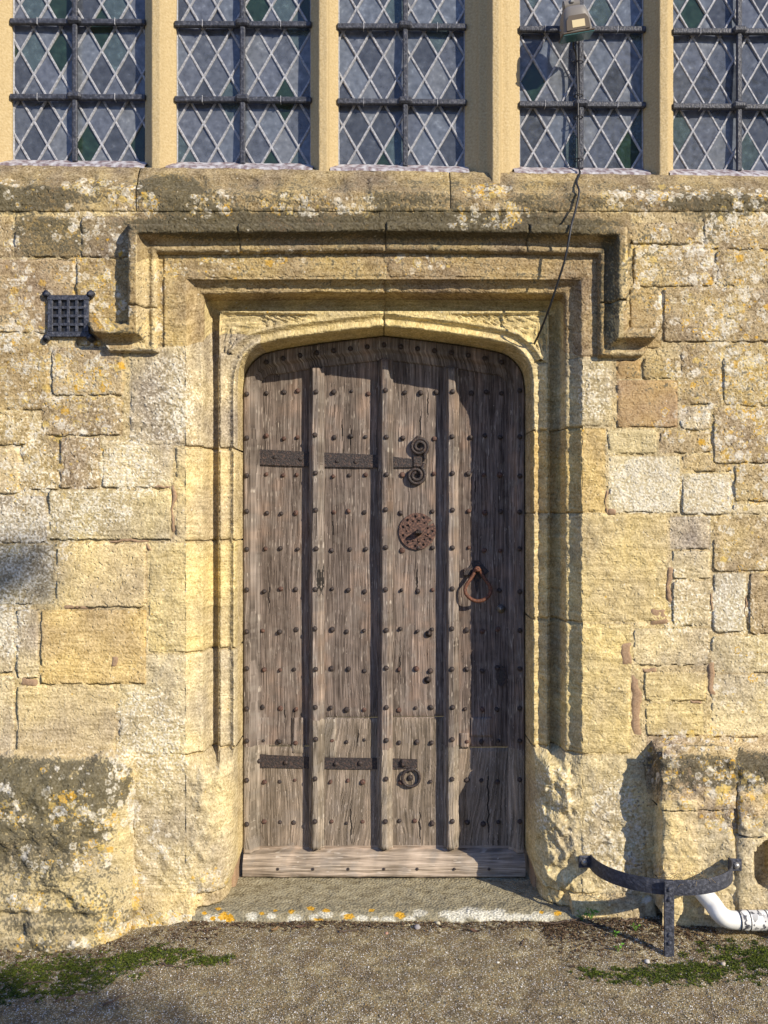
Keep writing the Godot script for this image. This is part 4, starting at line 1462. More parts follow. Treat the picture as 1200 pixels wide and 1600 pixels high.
# a hand-made stud: a low faceted dome pointing at +z
func stud_mesh(r: float, h: float) -> ArrayMesh:
	var st := SurfaceTool.new()
	st.begin(Mesh.PRIMITIVE_TRIANGLES)
	st.set_smooth_group(-1)
	var n := 7
	var rings := [[1.0, -0.3], [1.0, 0.25], [0.72, 0.8], [0.25, 1.0]]
	for k in n:
		var a0 := TAU * k / n
		var a1 := TAU * (k + 1) / n
		for s in rings.size() - 1:
			var q0: Array = rings[s]
			var q1: Array = rings[s + 1]
			quad(st, Vector3(cos(a0) * r * q0[0], sin(a0) * r * q0[0], h * q0[1]), Vector3(cos(a1) * r * q0[0], sin(a1) * r * q0[0], h * q0[1]), Vector3(cos(a1) * r * q1[0], sin(a1) * r * q1[0], h * q1[1]), Vector3(cos(a0) * r * q1[0], sin(a0) * r * q1[0], h * q1[1]))
		tri(st, Vector3(0, 0, h), Vector3(cos(a0) * r * 0.25, sin(a0) * r * 0.25, h), Vector3(cos(a1) * r * 0.25, sin(a1) * r * 0.25, h))
	st.generate_normals()
	return st.commit()

func spiral(c: Vector3, r0: float, r1_: float, turns: float, start: float, dirn: float) -> PackedVector3Array:
	var out := PackedVector3Array()
	var n := int(26 * turns)
	for i in n + 1:
		var t := float(i) / n
		var a := start + dirn * TAU * turns * t
		var r := lerpf(r0, r1_, t)
		out.append(c + Vector3(cos(a) * r, sin(a) * r, 0.008 * t))
	return out

func build_ironwork(door: Node3D, zp: float) -> void:
	var s := (CAM.z - zp) / F
	# upper strap hinge, a tapering bar that runs under the ribs
	var strap := part("strap_hinge", prism(PackedVector2Array([v2(at(402, 726, zp)), v2(at(480, 729, zp)), v2(at(590, 731, zp)), v2(at(644, 730, zp)), v2(at(644, 717, zp)), v2(at(590, 711, zp)), v2(at(480, 706, zp)), v2(at(402, 702, zp))]), zp, zp + 0.011), M.old_iron, door)
	for q in [[430, 714], [470, 717], [527, 720], [556, 721], [650, 723]]:
		part("rivet", stud_mesh(0.010, 0.006), M.old_iron, strap, at(q[0], q[1], zp + 0.011))
	part("boss", bevel_box(Vector3(0.042, 0.048, 0.014), 0.006), M.old_iron, strap, at(652, 722, zp + 0.008))
	var up := spiral(at(655, 698, zp + 0.012), 14.5 * s, 4.0 * s, 2.1, -0.9, 1.0)
	up.insert(0, at(664, 718, zp + 0.010))
	part("scroll", tube(up, r1(0.0075), 8), M.old_iron, strap)
	var dn := spiral(at(650, 743, zp + 0.012), 14.5 * s, 4.0 * s, 1.9, 0.9, -1.0)
	dn.insert(0, at(663, 724, zp + 0.010))
	part("scroll", tube(dn, r1(0.0075), 8), M.old_iron, strap)
	# lower strap hinge with its single curl
	var low := part("strap_hinge", prism(PackedVector2Array([v2(at(402, 1198, zp)), v2(at(500, 1200, zp)), v2(at(590, 1201, zp)), v2(at(652, 1199, zp)), v2(at(652, 1186, zp)), v2(at(590, 1184, zp)), v2(at(500, 1183, zp)), v2(at(402, 1178, zp))]), zp, zp + 0.011), M.old_iron, door)
	for q in [[405, 1189], [447, 1191], [525, 1193], [563, 1192]]:
		part("rivet", stud_mesh(0.0115, 0.011), M.old_iron, low, at(q[0], q[1], zp + 0.011))
	part("boss", bevel_box(Vector3(0.028, 0.032, 0.024), 0.007), M.old_iron, low, at(631, 1192, zp + 0.016))
	part("ring_end", tube(spiral(at(642, 1215, zp + 0.012), 14.0 * s, 13.0 * s, 1.04, 1.6, -1.0), r1(0.0062), 8), M.old_iron, low)
	part("rivet", stud_mesh(0.014, 0.012), M.old_iron, low, at(641, 1215, zp + 0.002))
	# pierced round plate with a fluted knob
	var c := at(652, 830, zp + 0.004)
	var plate := CSGCombiner3D.new()
	plate.name = "pierced_plate"
	door.add_child(plate, true)
	plate.position = c
	var disc := CSGCylinder3D.new()
	disc.radius = 0.079
	disc.height = 0.008
	disc.sides = 40
	disc.rotation.x = PI / 2
	disc.material = M.rust_dark
	plate.add_child(disc)
	disc.name = "disc"
	for k in 22:
		var hcut := CSGCylinder3D.new()
		hcut.name = "hole"
		var a := TAU * k / 11.0 + (0.28 if k >= 11 else 0.0)
		var rr := 0.064 if k < 11 else 0.047
		hcut.radius = 0.0062 if k < 11 else 0.0045
		hcut.height = 0.05
		hcut.sides = 8
		hcut.rotation.x = PI / 2
		hcut.position = Vector3(cos(a) * rr, sin(a) * rr, 0)
		hcut.operation = CSGShape3D.OPERATION_SUBTRACTION
		hcut.material = M.rust_dark
		plate.add_child(hcut, true)
	for k in 6:
		var slot := CSGBox3D.new()
		slot.name = "slot"
		var a := TAU * k / 6.0 + 0.55
		slot.size = Vector3(0.030 if k == 0 else 0.020, 0.012 if k == 0 else 0.004, 0.05)
		slot.position = Vector3(cos(a), sin(a), 0) * (0.068 if k == 0 else 0.045)
		slot.rotation.z = a
		slot.operation = CSGShape3D.OPERATION_SUBTRACTION
		slot.material = M.rust_dark
		plate.add_child(slot, true)
	var knob := holder("knob", door)
	knob.position = c + Vector3(0.004, -0.006, 0)
	for k in 3:
		part("collar", tube(PackedVector3Array([Vector3(-0.009 + k * 0.009, 0, 0.01), Vector3(-0.009 + k * 0.009, 0.0, 0.03), Vector3(-0.009 + k * 0.009, 0.002, 0.046)]), PackedFloat32Array([0.008, 0.0085, 0.006]), 8), M.old_iron, knob)
	part("stem", tube(PackedVector3Array([Vector3(0, 0, -0.004), Vector3(0, 0, 0.03)]), PackedFloat32Array([0.016, 0.012]), 10), M.old_iron, knob)
	# pear-shaped drop ring on a lozenge plate
	var ring := holder("ring_handle", door)
	var rc := at(745, 893, zp)
	ring.position = rc
	var loz := PackedVector2Array([Vector2(-0.052, 0), Vector2(-0.012, -0.034), Vector2(0.0, -0.10), Vector2(0.012, -0.034), Vector2(0.052, 0), Vector2(0.010, 0.048), Vector2(-0.010, 0.048)])
	part("back_plate", prism(loz, 0.0, 0.006), M.old_iron, ring)
	part("boss", bevel_box(Vector3(0.036, 0.034, 0.016), 0.006), M.old_iron, ring, Vector3(-0.043, -0.002, 0.010))
	var pts := PackedVector3Array()
	for k in 40:
		var a := TAU * k / 40.0
		var yy := cos(a)   # 1 top, -1 bottom
		var wdt := lerpf(0.062, 0.018, sm(-0.6, 0.9, yy)) * sin(a)
		pts.append(Vector3(wdt, -0.052 + 0.070 * yy, 0.030 + 0.012 * (1.0 - yy)))
	part("ring", tube(pts, r1(0.0078), 10, 1.0, Vector3.ZERO, true), M.rust, ring)
	part("staple", tube(smooth_path(PackedVector3Array([Vector3(-0.009, 0.006, 0.0), Vector3(-0.009, 0.008, 0.036), Vector3(0.0, 0.008, 0.046), Vector3(0.009, 0.008, 0.036), Vector3(0.009, 0.006, 0.0)]), 14), r1(0.007), 8), M.rust, ring)
	# cylinder lock, keyhole, odd bolts
	var lock := part("cylinder_lock", stud_round(0.019, 0.009), M.steel, door, at(783, 951, zp))
	part("key_slot", bevel_box(Vector3(0.004, 0.015, 0.003), 0.0008), M.black, lock, Vector3(0.001, 0, 0.0095))
	var kh := part("keyhole_plate", prism(ellipse(0.022, 0.045, 20), zp * 0.0, 0.004), M.old_iron, door, at(783, 1056, zp + 0.002))
	part("keyhole", prism(PackedVector2Array([Vector2(-0.004, -0.026), Vector2(0.004, -0.026), Vector2(0.005, 0.006), Vector2(0.009, 0.016), Vector2(0, 0.024), Vector2(-0.009, 0.016), Vector2(-0.005, 0.006)]), 0.0, 0.0055), M.black, kh)
	part("bolt", stud_round(0.015, 0.012), M.old_iron, door, at(670, 990, zp))
	part("bolt", stud_round(0.015, 0.012), M.old_iron, door, at(668, 1062, zp))

func v2(p: Vector3) -> Vector2:
	return Vector2(p.x, p.y)

func ellipse(rx: float, ry: float, n: int) -> PackedVector2Array:
	var out := PackedVector2Array()
	for k in n:
		out.append(Vector2(cos(TAU * k / n) * rx, sin(TAU * k / n) * ry))
	return out

func stud_round(r: float, h: float) -> ArrayMesh:
	return tube(PackedVector3Array([Vector3(0, 0, -0.004), Vector3(0, 0, h * 0.6), Vector3(0, 0, h * 0.9), Vector3(0, 0, h)]), PackedFloat32Array([r, r, r * 0.85, r * 0.6]), 16)

func build_step() -> void:
	var prof := dense_profile([Vector2(0.0, -0.42), Vector2(0.001, -0.28), Vector2(0.0, -0.12), Vector2(-0.001, -0.02), Vector2(-0.006, 0.012), Vector2(-0.018, 0.03), Vector2(-0.035, 0.037), Vector2(-0.09, 0.034)], 0.008)
	var nv := prof.size() - 1
	var o := part("door_step", grid(150, nv, func(i: int, j: int) -> Vector3:
		var x := lerpf(-0.742, 0.735, i / 150.0)
		var q: Vector2 = prof[nv - j]
		var wear := 0.006 * exp(-x * x * 9.0)
		return Vector3(x, q.x - wear + fbm(x * 14.0, q.y * 14.0, 110.0) * 0.005, q.y + fbm(x * 9.0, q.x * 40.0, 111.0) * 0.01), 10), M.step, self)
	tag(o, "low worn grey stone doorstep blotched with white and yellow lichen", "step")

func make_step_map() -> void:
	# 2 mm texels, x from -0.8, z from -0.5 along the surface
	var w := 800
	var h := 320
	var a := noise_bytes(w, h, 0.03, 4, 121)
	var b := noise_bytes(w, h, 0.15, 3, 122)
	var g := noise_bytes(w, h, 0.5, 1, 123, FastNoiseLite.TYPE_VALUE)
	var im := Image.create(w, h, false, Image.FORMAT_RGB8)
	var spots := []
	for px in [395, 425, 462, 492, 508, 540, 565, 586, 606, 640, 655, 330, 345]:
		spots.append([(px - 600.0) * 0.0025, rng.randf_range(0.02, 0.07), rng.randf_range(0.016, 0.034), 0])
	for k in 9:
		spots.append([0.24 + k * 0.026, 0.03 + 0.016 * sin(k * 1.3), rng.randf_range(0.028, 0.046), 0])
	for k in 5:
		spots.append([0.46 + k * 0.024, 0.05, 0.024, 0])
	spots.append([0.60, 0.045, 0.036, 0]); spots.append([0.63, 0.05, 0.03, 0])
	for px in [410, 455, 430, 485, 498, 510, 545, 580, 625, 350, 340, 335, 360, 320, 870, 845]:
		spots.append([(px - 600.0) * 0.0025, rng.randf_range(-0.03, 0.09), rng.randf_range(0.008, 0.022), 1])
	for j in h:
		var rows_spots := []
		for s in spots:
			if absf(-0.5 + j * 0.002 - s[1]) < 0.06:
				rows_spots.append(s)
		for i in w:
			var p := j * w + i
			var x := -0.8 + i * 0.002
			var z := -0.5 + j * 0.002
			var t := (a[p] - 128) * 0.30 + (b[p] - 128) * 0.22 + (g[p] - 128) * 0.12
			var c := Vector3(150 + t, 141 + t, 114 + t * 0.9)
			var dm := clampf((a[p] * 0.6 + b[p] * 0.4 - 128) / 50.0 + 0.1, 0.0, 1.0) * (0.85 if z > -0.06 else 0.35)
			c = c.lerp(Vector3(78, 74, 60) + Vector3.ONE * (b[p] - 128) * 0.2, dm * 0.8)
			for s in rows_spots:
				var dx: float = x - s[0]
				var dz: float = z - s[1]
				if absf(dx) > 0.06:
					continue
				var d: float = sqrt(dx * dx + dz * dz) / float(s[2]) + (b[p] - 128) / 255.0 * 0.8 + (a[p] - 128) / 255.0 * 0.6
				if d < 1.0:
					var k := minf(1.0, (1.0 - d) * 5.0) * 0.85
					c = c.lerp(Vector3(186, 182, 164) + Vector3.ONE * ((g[p] - 128) * 0.25 + (b[p] - 128) * 0.3) if s[3] == 0 else Vector3(192, 142, 36) + Vector3.ONE * (g[p] - 128) * 0.2, k)
			im.set_pixel(i, j, Color8(int(clampf(c.x, 0, 255)), int(clampf(c.y, 0, 255)), int(clampf(c.z, 0, 255))))
	var m := mat("step_stone", Color.WHITE, 0.92, 0.0, 0.25)
	m.albedo_texture = ImageTexture.create_from_image(im)
	m.uv1_scale = Vector3(1.0 / 1.6, 1.0 / 0.64, 1)
	m.uv1_offset = Vector3(0.5, 0.5 / 0.64, 0)
	m.heightmap_enabled = true
	m.heightmap_texture = ImageTexture.create_from_image(Image.create_from_data(w, h, false, Image.FORMAT_L8, b))
	m.heightmap_scale = 0.5
	M.step = m

# ---------------------------------------------------------------- ground
func ground_y(x: float, z: float) -> float:
	var y := -0.032
	y -= 0.045 * (1.0 - sm(-1.15, -0.7, x))
	y += 0.012 * sm(0.6, 0.9, x) * (1.0 - sm(0.1, 0.35, z))
	if absf(x) < 6.0 and z < 6.0:
		y += fbm(x * 3.0, z * 3.0, 130.0) * 0.008 + fbm(x * 14.0, z * 14.0, 131.0) * 0.004 + fbm(x * 60.0, z * 60.0, 132.0) * 0.0025
	return y

func spread(fine0: float, fine1: float, step: float, far0: float, far1: float) -> PackedFloat32Array:
	var out := PackedFloat32Array()
	var x := fine0
	var s := step
	var low := []
	while x > far0:
		s *= 1.35
		x -= s
		low.append(maxf(x, far0))
	low.reverse()
	for q in low:
		out.append(q)
	x = fine0
	while x < fine1:
		out.append(x)
		x += step
	s = step
	while x < far1:
		out.append(x)
		s *= 1.35
		x += s
	out.append(far1)
	return out

func build_ground() -> void:
	var xs := spread(-1.9, 1.9, 0.010, -150.0, 150.0)
	var zs := spread(-0.45, 1.15, 0.010, -0.6, 220.0)
	var nx := xs.size() - 1
	var nz := zs.size() - 1
	var g := part("ground", grid(nx, nz, func(i: int, j: int) -> Vector3:
		var x := xs[i]
		var z := zs[nz - j]
		return Vector3(x, ground_y(x, z), z), 3), M.gravel, self)
	g.set_meta("kind", "structure")

func make_ground_map() -> void:
	var w := 1024
	var a := FastNoiseLite.new()
	a.seed = 141; a.frequency = 0.012; a.fractal_octaves = 4
	var da := a.get_seamless_image(w, w).get_data()
	a.seed = 142; a.frequency = 0.40; a.fractal_octaves = 2; a.noise_type = FastNoiseLite.TYPE_CELLULAR; a.cellular_return_type = FastNoiseLite.RETURN_CELL_VALUE; a.fractal_type = FastNoiseLite.FRACTAL_NONE
	var dc := a.get_image(w, w).get_data()
	a.cellular_return_type = FastNoiseLite.RETURN_DISTANCE
	var dd := a.get_image(w, w).get_data()
	var rgb := PackedByteArray()
	rgb.resize(w * w * 3)
	var hg := PackedByteArray()
	hg.resize(w * w)
	for p in w * w:
		var c := dc[p]
		var v := Vector3(136, 124, 94)
		if c < 34:
			v = Vector3(204, 198, 182)
		elif c < 62:
			v = Vector3(144, 128, 93)
		elif c < 110:
			v = Vector3(141, 127, 93)
		elif c < 160:
			v = Vector3(128, 117, 90)
		elif c < 205:
			v = Vector3(108, 96, 72)
		elif c < 235:
			v = Vector3(131, 107, 66)
		var t := (da[p] - 128) * 0.26
		var dist := dd[p] / 255.0
		v += Vector3(t, t, t * 0.7)
		v = v.lerp(Vector3(104, 92, 68), clampf((dist - 0.35) * 1.6, 0.0, 0.75))
		rgb[p * 3] = int(clampf(v.x, 0, 255)); rgb[p * 3 + 1] = int(clampf(v.y, 0, 255)); rgb[p * 3 + 2] = int(clampf(v.z, 0, 255))
		hg[p] = int(clampf((1.0 - dist) * 255.0, 0, 255))
	var m := mat("fine_gravel", Color.WHITE, 0.92, 0.0, 0.3)
	m.albedo_texture = ImageTexture.create_from_image(Image.create_from_data(w, w, false, Image.FORMAT_RGB8, rgb))
	m.heightmap_enabled = true
	m.heightmap_texture = ImageTexture.create_from_image(Image.create_from_data(w, w, false, Image.FORMAT_L8, hg))
	m.heightmap_scale = 0.35
	m.uv1_scale = Vector3(0.72, 0.72, 1)
	M.gravel = m

func scatter(called: String, mesh: Mesh, m: Material, count: int, place: Callable) -> MultiMeshInstance3D:
	var mm := MultiMesh.new()
	mm.transform_format = MultiMesh.TRANSFORM_3D
	mm.use_colors = true
	mm.mesh = mesh
	var ts := []
	var cs := []
	for i in count:
		var r: Variant = place.call()
		if r != null:
			ts.append(r[0]); cs.append(r[1])
	mm.instance_count = ts.size()
	for i in ts.size():
		mm.set_instance_transform(i, ts[i])
		mm.set_instance_color(i, cs[i])
	var o := MultiMeshInstance3D.new()
	o.name = numbered(called)
	o.multimesh = mm
	o.material_override = m
	add_child(o, true)
	o.set_meta("kind", "stuff")
	return o

func pebble_mesh(sd: int, seg := 6) -> ArrayMesh:
	var v := PackedVector3Array()
	var n := PackedVector3Array()
	var idx := PackedInt32Array()
	for j in seg + 1:
		for i in seg * 2 + 1:
			var th := PI * j / seg
			var ph := TAU * (i % (seg * 2)) / (seg * 2)
			var d := Vector3(sin(th) * cos(ph), cos(th), sin(th) * sin(ph))
			var r := 1.0 + 0.35 * noise_b.get_noise_3d(d.x * 1.4 + sd * 7.0, d.y * 1.4, d.z * 1.4)
			v.append(d * r * Vector3(1.0, 0.62, 0.8))
			n.append(d)
	var w := seg * 2 + 1
	for j in seg:
		for i in seg * 2:
			var a := j * w + i
			idx.append_array([a, a + w, a + 1, a + 1, a + w, a + w + 1])
	return mesh_from(v, n, PackedVector2Array(), idx)

func blade_mesh() -> ArrayMesh:
	# one moss leaflet: a short bent three-sided blade
	var st := SurfaceTool.new()
	st.begin(Mesh.PRIMITIVE_TRIANGLES)
	st.set_smooth_group(-1)
	for k in 5:
		var a := TAU * k / 5.0
		var d := Vector3(cos(a), 0, sin(a))
		var s := Vector3(-d.z, 0, d.x) * 0.25
		var mid := d * 0.5 + Vector3.UP * 0.55
		var tip := d * 1.0 + Vector3.UP * 0.75
		quad(st, -s * 0.4, s * 0.4, mid + s, mid - s)
		tri(st, mid - s, mid + s, tip)
	st.generate_normals()
	return st.commit()

func litter_mesh() -> ArrayMesh:
	# a curled scrap of dead leaf
	var st := SurfaceTool.new()
	st.begin(Mesh.PRIMITIVE_TRIANGLES)
	st.set_smooth_group(0)
	var row := [[-1.0, 0.05], [-0.5, 0.38], [0.1, 0.45], [0.6, 0.3], [1.0, 0.03]]
	for k in 4:
		var a: Array = row[k]
		var b: Array = row[k + 1]
		var za: float = 0.25 * a[0] * a[0]
		var zb: float = 0.25 * b[0] * b[0]
		quad(st, Vector3(a[0], za + 0.15, a[1]), Vector3(b[0], zb + 0.15, b[1]), Vector3(b[0], zb, 0), Vector3(a[0], za, 0))
		quad(st, Vector3(a[0], za, 0), Vector3(b[0], zb, 0), Vector3(b[0], zb + 0.18, -b[1]), Vector3(a[0], za + 0.18, -a[1]))
	st.generate_normals()
	return st.commit()

func rot_any(s: Vector3) -> Basis:
	return Basis.from_euler(Vector3(rng.randf_range(-0.5, 0.5), rng.randf() * TAU, rng.randf_range(-0.5, 0.5))) * Basis.from_scale(s)

# 0..1 how mossy the ground is here, from where the photograph shows moss
func moss_at(x: float, z: float) -> float:
	var s := -9.0
	for b in [[1.32, 0.34, 0.26, 0.14], [1.05, 0.42, 0.22, 0.09], [1.5, 0.40, 0.28, 0.17], [0.85, 0.44, 0.2, 0.07], [-1.15, 0.36, 0.36, 0.16], [-0.92, 0.30, 0.25, 0.10], [-1.4, 0.45, 0.28, 0.14], [-0.68, 0.33, 0.16, 0.06]]:
		var dx: float = (x - b[0]) / b[2]
		var dz: float = (z - b[1]) / b[3]
		s = maxf(s, 1.0 - (dx * dx + dz * dz))
	if s < -0.25:
		return -1.0
	return s * 0.8 - 0.08 + 1.15 * fbm(x * 16.0, z * 16.0, 150.0) + 0.3 * fbm(x * 50.0, z * 50.0, 151.0)

func build_ground_cover() -> void:
	var vc := mat("loose_grit", Color.WHITE, 0.9, 0.0, 0.3)
	vc.vertex_color_use_as_albedo = true
	var tones := [Color(0.34, 0.31, 0.24), Color(0.20, 0.155, 0.085), Color(0.14, 0.115, 0.07), Color(0.085, 0.072, 0.048), Color(0.27, 0.19, 0.09), Color(0.58, 0.56, 0.52)]
	var peb := pebble_mesh(1, 3)
	var grit := scatter("loose_grit", peb, vc, 42000, func() -> Variant:
		var x := rng.randf_range(-1.8, 1.8)
		var z := 0.03 + 1.0 * pow(rng.randf(), 0.8)
		var s := rng.randf_range(0.0013, 0.0027) * (1.5 if rng.randf() < 0.08 else 1.0)
		return [Transform3D(rot_any(Vector3.ONE * s), Vector3(x, ground_y(x, z) + s * 0.3, z)), tones[rng.randi_range(0, 4) if rng.randf() < 0.9 else 5]])
	tag(grit, "fine tan and white gravel grains loose on the path", "gravel")
	var mossm := mat("moss_leaf", Color.WHITE, 0.85, 0.0, 0.2)
	mossm.vertex_color_use_as_albedo = true
	mossm.backlight_enabled = true
	mossm.backlight = Color(0.3, 0.4, 0.1)
	var blade := blade_mesh()
	var moss := scatter("moss", blade, mossm, 110000, func() -> Variant:
		var x := rng.randf_range(-1.8, 1.8)
		var z := rng.randf_range(0.12, 0.65)
		var m := moss_at(x, z)
		if m < 0.05 or rng.randf() > m * 1.1:
			return null
		var s := rng.randf_range(0.003, 0.0065)
		var b := rng.randf()
		var c := Color(0.045, 0.06, 0.015).lerp(Color(0.14, 0.17, 0.02), b * b) 
		return [Transform3D(rot_any(Vector3(s, s * 1.1, s)), Vector3(x, ground_y(x, z), z)), c])
	tag(moss, "bright green moss in cushions on the gravel", "moss")
	var dead := mat("leaf_litter", Color.WHITE, 0.9, 0.0, 0.2)
	dead.vertex_color_use_as_albedo = true
	var scrap := litter_mesh()
	var near_wall := func() -> Vector2:
		var k := rng.randf()
		if k < 0.5:
			return Vector2(rng.randf_range(0.6, 1.25), 0.05 + absf(rng.randfn(0.0, 0.12)))
		if k < 0.8:
			return Vector2(rng.randf_range(-0.75, 0.75), 0.045 + absf(rng.randfn(0.0, 0.035)))
		return Vector2(rng.randf_range(-1.6, -0.6), 0.10 + absf(rng.randfn(0.0, 0.13)))
	var litter := scatter("leaf_litter", scrap, dead, 3800, func() -> Variant:
		var q: Vector2 = near_wall.call()
		var s := rng.randf_range(0.003, 0.008)
		var c := Color(0.05, 0.032, 0.02).lerp(Color(0.13, 0.085, 0.05), rng.randf())
		return [Transform3D(rot_any(Vector3(s, s, s)), Vector3(q.x, ground_y(q.x, q.y) + 0.002, q.y)), c])
	tag(litter, "crumbled dark leaf litter gathered along the wall foot", "litter")
	# fallen twigs, each one to itself
	var bark := mat("twig_bark", lin(0.10, 0.07, 0.05), 0.9)
	var spots := [[330, 1455, 0.4, 0.11, "greyish twig lying below the doorstep's cracked end"], [880, 1442, 0.1, 0.16, "long thin brown twig beside the iron cradle"], [930, 1450, -0.3, 0.13, "bent brown twig in the dark litter"],
		[545, 1458, 0.2, 0.07, "short dark stick in front of the doorstep"], [820, 1475, 1.1, 0.06, "tiny curved twig on open gravel"], [60, 1520, 0.1, 0.10, "mossy twig on dark green moss"], [190, 1560, 0.5, 0.12, "slender pale twig at the edge of the moss"],
		[270, 1512, -0.3, 0.09, "reddish twig lying across the moss edge"], [1160, 1500, 0.4, 0.07, "short dark twig on bright moss"], [700, 1450, 0.3, 0.05, "stubby brown stick near the grey pebble"], [120, 1545, 0.2, 0.14, "long dark twig crossing the moss"], [985, 1440, 0.6, 0.12, "forked dark twig under the iron cradle"]]
	for s in spots:
		var p := on_ground(s[0], s[1])
		var d := Vector3(cos(s[2]), 0, -sin(s[2])) * float(s[3]) * 0.5
		var bend := Vector3(d.z, 0, -d.x) * rng.randf_range(-0.3, 0.3)
		var path := PackedVector3Array()
		for k in 9:
			var t := k / 8.0 * 2.0 - 1.0
			var q := p + d * t + bend * (1.0 - t * t)
			q.y = ground_y(q.x, q.z) + 0.005 + 0.003 * sin(k * 2.1)
			path.append(q - p)
		var rad := PackedFloat32Array()
		for k in 9:
			rad.append(lerpf(0.0032, 0.0013, k / 8.0))
		var tw := part("twig", tube(path, rad, 6), bark, self, p)
		tag(tw, s[4], "twig", "fallen twigs")
	var stones := [[652, 1452, 0.016, Color(0.27, 0.25, 0.24), "pale grey pebble in front of the doorstep"], [684, 1444, 0.012, Color(0.45, 0.40, 0.28), "cream pebble touching the doorstep foot"], [1011, 1504, 0.012, Color(0.42, 0.40, 0.36), "flat grey pebble beside the cradle leg"], [604, 1461, 0.008, Color(0.35, 0.2, 0.14), "small reddish pebble below the step"], [778, 1508, 0.006, Color(0.6, 0.56, 0.46), "tiny white pebble on open gravel"], [1130, 1510, 0.010, Color(0.42, 0.36, 0.28), "tan pebble on the moss by the white pipe"]]
	for k in stones.size():
		var s: Array = stones[k]
		var p := on_ground(s[0], s[1])
		var c: Color = s[3]
		var o := part("pebble", pebble_mesh(k + 3, 6), mat("pebble", c.linear_to_srgb(), 0.9), self, p + Vector3.UP * float(s[2]) * 0.3)
		o.scale = Vector3.ONE * float(s[2])
		o.rotation.y = rng.randf() * 6.0
		tag(o, s[4], "pebble", "pebbles")
	for s in [[430, 1455, 0.9, "curled tan dead leaf by the doorstep"], [742, 1458, -0.7, "brown dead leaf lying below the step"], [470, 1452, 0.2, "small brown leaf scrap by the step moss"]]:
		var p := on_ground(s[0], s[1])
		var o := part("dead_leaf", scrap, mat("dry_leaf", lin(0.24, 0.15, 0.07) if s[2] > 0.5 else lin(0.12, 0.07, 0.045), 0.85), self, p + Vector3.UP * 0.004)
		o.scale = Vector3.ONE * 0.020
		o.rotation.y = s[2]
		tag(o, s[3], "leaf", "dead leaves")
	# small weeds
	var green := mat("weed_leaf", lin(0.10, 0.22, 0.03), 0.7)
	green.backlight_enabled = true
	green.backlight = Color(0.25, 0.4, 0.08)
	for s in [[915, 1415, 0.05, 9, "leafy green seedling at the right foot of the jamb"], [908, 1428, 0.03, 6, "smaller seedling sprouting at the jamb foot"], [962, 1458, 0.03, 6, "tiny green seedling in the dark litter"], [966, 1478, 0.028, 6, "low green sprig before the litter"], [993, 1448, 0.03, 5, "thin green shoot behind the cradle strap"], [1085, 1424, 0.022, 5, "small green tuft by the elbow of the pipe"], [1155, 1420, 0.02, 5, "green tuft above the white pipe"]]:
		var p := on_ground(s[0], s[1] + 12)
		p.z = maxf(p.z, 0.05)
		p.y = ground_y(p.x, p.z)
		var w := thing("weed", s[4], "plant", p, "small weeds")
		for k in int(s[3]):
			var a := TAU * k / float(s[3]) + rng.randf()
			var r: float = float(s[2]) * rng.randf_range(0.3, 1.0)
			var tip := Vector3(cos(a) * r * 0.6, r * rng.randf_range(0.5, 1.2), sin(a) * r * 0.4)
			part("stem", tube(PackedVector3Array([Vector3.ZERO, tip * 0.6 + Vector3.UP * 0.004, tip]), r1(0.0009), 4), green, w)
			var lf := part("leaf", scrap, green, w, tip)
			lf.scale = Vector3.ONE * rng.randf_range(0.006, 0.010)
			lf.rotation = Vector3(rng.randf_range(0.2, 0.9), a, 0)

func on_ground(px: float, py: float) -> Vector3:
	var d := Vector3((px - 600.0) / F, -(py - 800.0) / F, -1.0)
	var t := (CAM.y + 0.035) / -d.y
	var p := CAM + d * t
	p.z = maxf(p.z, 0.045)
	p.y = ground_y(p.x, p.z)
	return p

# ---------------------------------------------------------------- fittings
func build_grille() -> void:
	var c := at(107, 494, 0.012)
	var g := thing("vent_grille", "small square black iron vent grille bolted to the wall", "grille", c)
	var u := 0.0025
	# outer frame bars, slightly waisted, then the inner bars
	for s: float in [-1.0, 1.0]:
		part("frame_bar", bevel_box(Vector3(66 * u, 8 * u, 0.012), 0.002), M.iron, g, Vector3(0, s * 28.5 * u, 0))
		part("frame_bar", bevel_box(Vector3(8 * u, 49 * u, 0.0118), 0.002), M.iron, g, Vector3(s * 28 * u, 0, 0.0003))
	for k in 3:
		var q := (k - 1) * 13.2 * u
		part("grid_bar", bevel_box(Vector3(48 * u, 4.5 * u, 0.009), 0.0012), M.iron, g, Vector3(0, q, 0))
		part("grid_bar", bevel_box(Vector3(4.5 * u, 49 * u, 0.0086), 0.0012), M.iron, g, Vector3(q, 0, 0.0006))
	for x: float in [-1.0, 1.0]:
		for y: float in [-1.0, 1.0]:
			var lug := part("lug", tube(PackedVector3Array([Vector3(0, 0, -0.008), Vector3(0, 0, 0.004), Vector3(0, 0, 0.006)]), PackedFloat32Array([0.0145, 0.0145, 0.012]), 14), M.iron, g, Vector3(x * 34 * u, y * 33.5 * u, 0))
			for e in [Vector2(0.009, 0.004), Vector2(0.003, 0.010)]:
				part("lobe", tube(PackedVector3Array([Vector3(0, 0, -0.008), Vector3(0, 0, 0.003), Vector3(0, 0, 0.005)]), PackedFloat32Array([0.0085, 0.0085, 0.007]), 10), M.iron, lug, Vector3(x * e.x, y * e.y, -0.0008))
			part("bolt_head", stud_mesh(0.0075, 0.008), M.iron, lug, Vector3(0, 0, 0.006))
	# thin black sheet painting the shade of the opening behind the bars
	part("shade_backing", bevel_box(Vector3(52 * u, 52 * u, 0.004), 0.001), M.black, g, Vector3(0, 0, -0.0085))

